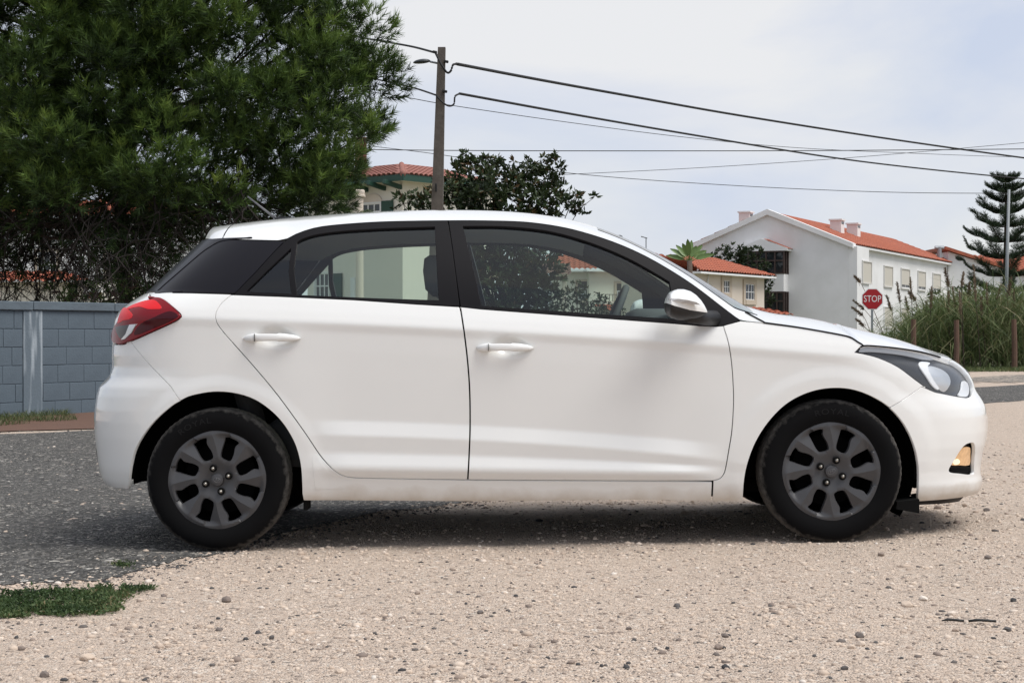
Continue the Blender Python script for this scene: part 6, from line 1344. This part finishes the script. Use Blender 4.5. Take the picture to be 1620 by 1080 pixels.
for sd, par in zip((-1, 1), fdoor):
    VU, FU, VL, FL_ = mirror(sd)
    obj('side_mirror', VL, FL_, M_mirror_under, par); obj('mirror_cap', VU, FU, M_paint, par)
    # turn-signal strip along the cap, and the arm that joins the door
    b = MB(); pts = []
    for px, py in [(1056, 473.2), (1070, 473.5), (1085, 475.5), (1098, 478.5), (1105, 482)]:
        q = at(px, py, 6.8); pts.append((q.x, py))
    ys = [-1.088, -1.0935, -1.089, -1.073, -1.063]
    up_ = [(1056, 472), (1070, 473), (1085, 475), (1100, 478.5), (1106, 482)]; dn_ = [(1107, 482.6), (1090, 481), (1075, 478.5), (1062, 476.5), (1056, 475)]
    for lst in (up_, dn_): pass
    Vt = []
    for (a, b_), y in zip(up_+dn_, ys+ys[::-1]): q = at(a, b_, 6.8); Vt.append((q.x, (y-.004)*(1 if sd < 0 else -1), q.z))
    Vt += [(p[0], p[1]*.97, p[2]) for p in Vt]; k = 10
    Ft = [(i, i+1, 8-i, 9-i) for i in range(4)]+[(i, (i+1) % k, k+(i+1) % k, k+i) for i in range(k)]
    obj('turn_signal', Vt, Ft if sd < 0 else [f[::-1] for f in Ft], mat('signal_lens', (.45, .45, .46), .15, coat=1), par, smooth_=False)
    b = MB(); q0 = at(1085, 500, 6.9); b.tube([(q0.x, -.98*(-sd), q0.z), (q0.x+.07, -.90*(-sd), q0.z-.006), (q0.x+.13, -.82*(-sd), q0.z-.008)], [.026, .030, .034], 12); b.build('mirror_arm', M_mirror_under, par, True)
# ---- aerial on the roof
q0 = at(443, 345, 7.75); q1 = at(390, 310, 7.80); q0.y = q1.y = 0
b = MB(); b.tube([(q0.x-.02, 0, q0.z-.005), (q1.x, 0, q1.z)], [.006, .0035], 8); b.build('aerial', mat('aerial_grey', (.10, .10, .11), .5), car, True)
b = MB(); b.box((q0.x+.01, 0, q0.z-.015), (.10, .05, .05), .018); b.build('aerial_base', M_black, car, 'auto')

# ---- cabin
def pad(name, secs, mat_, par, n=16, pw=.55):
    """soft upright form: sections (x, y, z, half depth, half width) stacked along it"""
    V = []; F_ = []; k = len(secs)
    for x, y, z, a, b_ in secs:
        for j in range(n):
            q = 2*math.pi*j/n; c, s_ = math.cos(q), math.sin(q); V.append((x+a*math.copysign(abs(c)**pw, c), y+b_*math.copysign(abs(s_)**pw, s_), z))
    for i in range(k-1):
        for j in range(n): F_.append((i*n+j, i*n+(j+1) % n, (i+1)*n+(j+1) % n, (i+1)*n+j))
    F_ += [tuple(range(n-1, -1, -1)), tuple((k-1)*n+j for j in range(n))]
    return obj(name, V, F_, mat_, par)
def seat(x, y):
    s = pad('front_seat', [(x, y, .30, .24, .24), (x, y, .44, .26, .26), (x+.01, y, .52, .25, .25), (x+.01, y, .545, .22, .22)], M_seat, car)
    pad('seat_back', [(x-.20, y, .45, .08, .24), (x-.24, y, .65, .085, .25), (x-.30, y, .88, .075, .235), (x-.335, y, 1.01, .06, .19), (x-.345, y, 1.04, .035, .14)], M_seat, s)
    pad('headrest', [(x-.345, y, 1.06, .03, .08), (x-.355, y, 1.09, .05, .125), (x-.365, y, 1.17, .05, .13), (x-.37, y, 1.225, .04, .11), (x-.37, y, 1.24, .02, .07)], M_seat, s)
for y in (-.36, .36): seat(.02, y)
rb_ = pad('rear_bench', [(-.86, 0, .32, .26, .62), (-.86, 0, .50, .28, .64), (-.86, 0, .54, .24, .6)], M_seat, car)
pad('seat_back', [(-1.10, 0, .45, .08, .62), (-1.17, 0, .7, .08, .64), (-1.24, 0, .93, .06, .62), (-1.25, 0, .97, .03, .58)], M_seat, rb_)
for y in (-.36, .36): pad('headrest', [(-1.25, y, .96, .03, .1), (-1.26, y, .99, .045, .12), (-1.27, y, 1.05, .04, .12), (-1.27, y, 1.07, .02, .08)], M_seat, rb_)
dq = at(1003, 488, 7.7)
pad('dashboard', [(.80, 0, .55, .22, .70), (.80, 0, .80, .26, .72), (.815, 0, .93, .24, .70), (.84, 0, .975, .20, .66), (.86, 0, .985, .15, .6)], M_in, car, pw=.35)
pad('instrument_hood', [(.66, .36, .93, .10, .2), (.66, .36, .995, .10, .18), (.67, .36, 1.015, .07, .15)], M_in, car, pw=.4)
sw = MB(); cw = at(966, 500, 8.19); tilt = R(24)
sw.tube([(cw.x+.185*math.sin(a)*-math.sin(tilt)*-1.0, .36+.185*math.cos(a), cw.z-.03+.185*math.sin(a)*math.cos(tilt)) for a in np.linspace(0, 2*math.pi, 33)], .016, 8, False)
sw.tube([(cw.x+.0, .36-.17, cw.z-.03), (cw.x+.02, .36, cw.z-.04), (cw.x, .36+.17, cw.z-.03)], .018, 6); sw.tube([(cw.x, .36, cw.z-.03), (cw.x+.25, .36, cw.z-.14)], .03, 8)
sw.build('steering_wheel', M_in, car, True)
b = MB(); q = at(985, 372, 7.83); b.box((q.x-.02, 0, q.z-.035), (.03, .22, .06), .012); b.build('rear_view_mirror', M_in, car)
# inner door linings close the cabin below the windows
b = MB(); b.box((.05, 0, .29), (1.6, 1.46, .05)); b.build('cabin_floor', M_in, car)
# lettering of the stop sign (uses the lettering helper of the car)
tm = text_mesh('STOP', .275, .001, M_wfr)
for v in tm.vertices: v.co.x *= .80; v.co.y *= 1.0
link('lettering', tm, st, (0, -.0125, sp.z), (R(90), 0, 0))
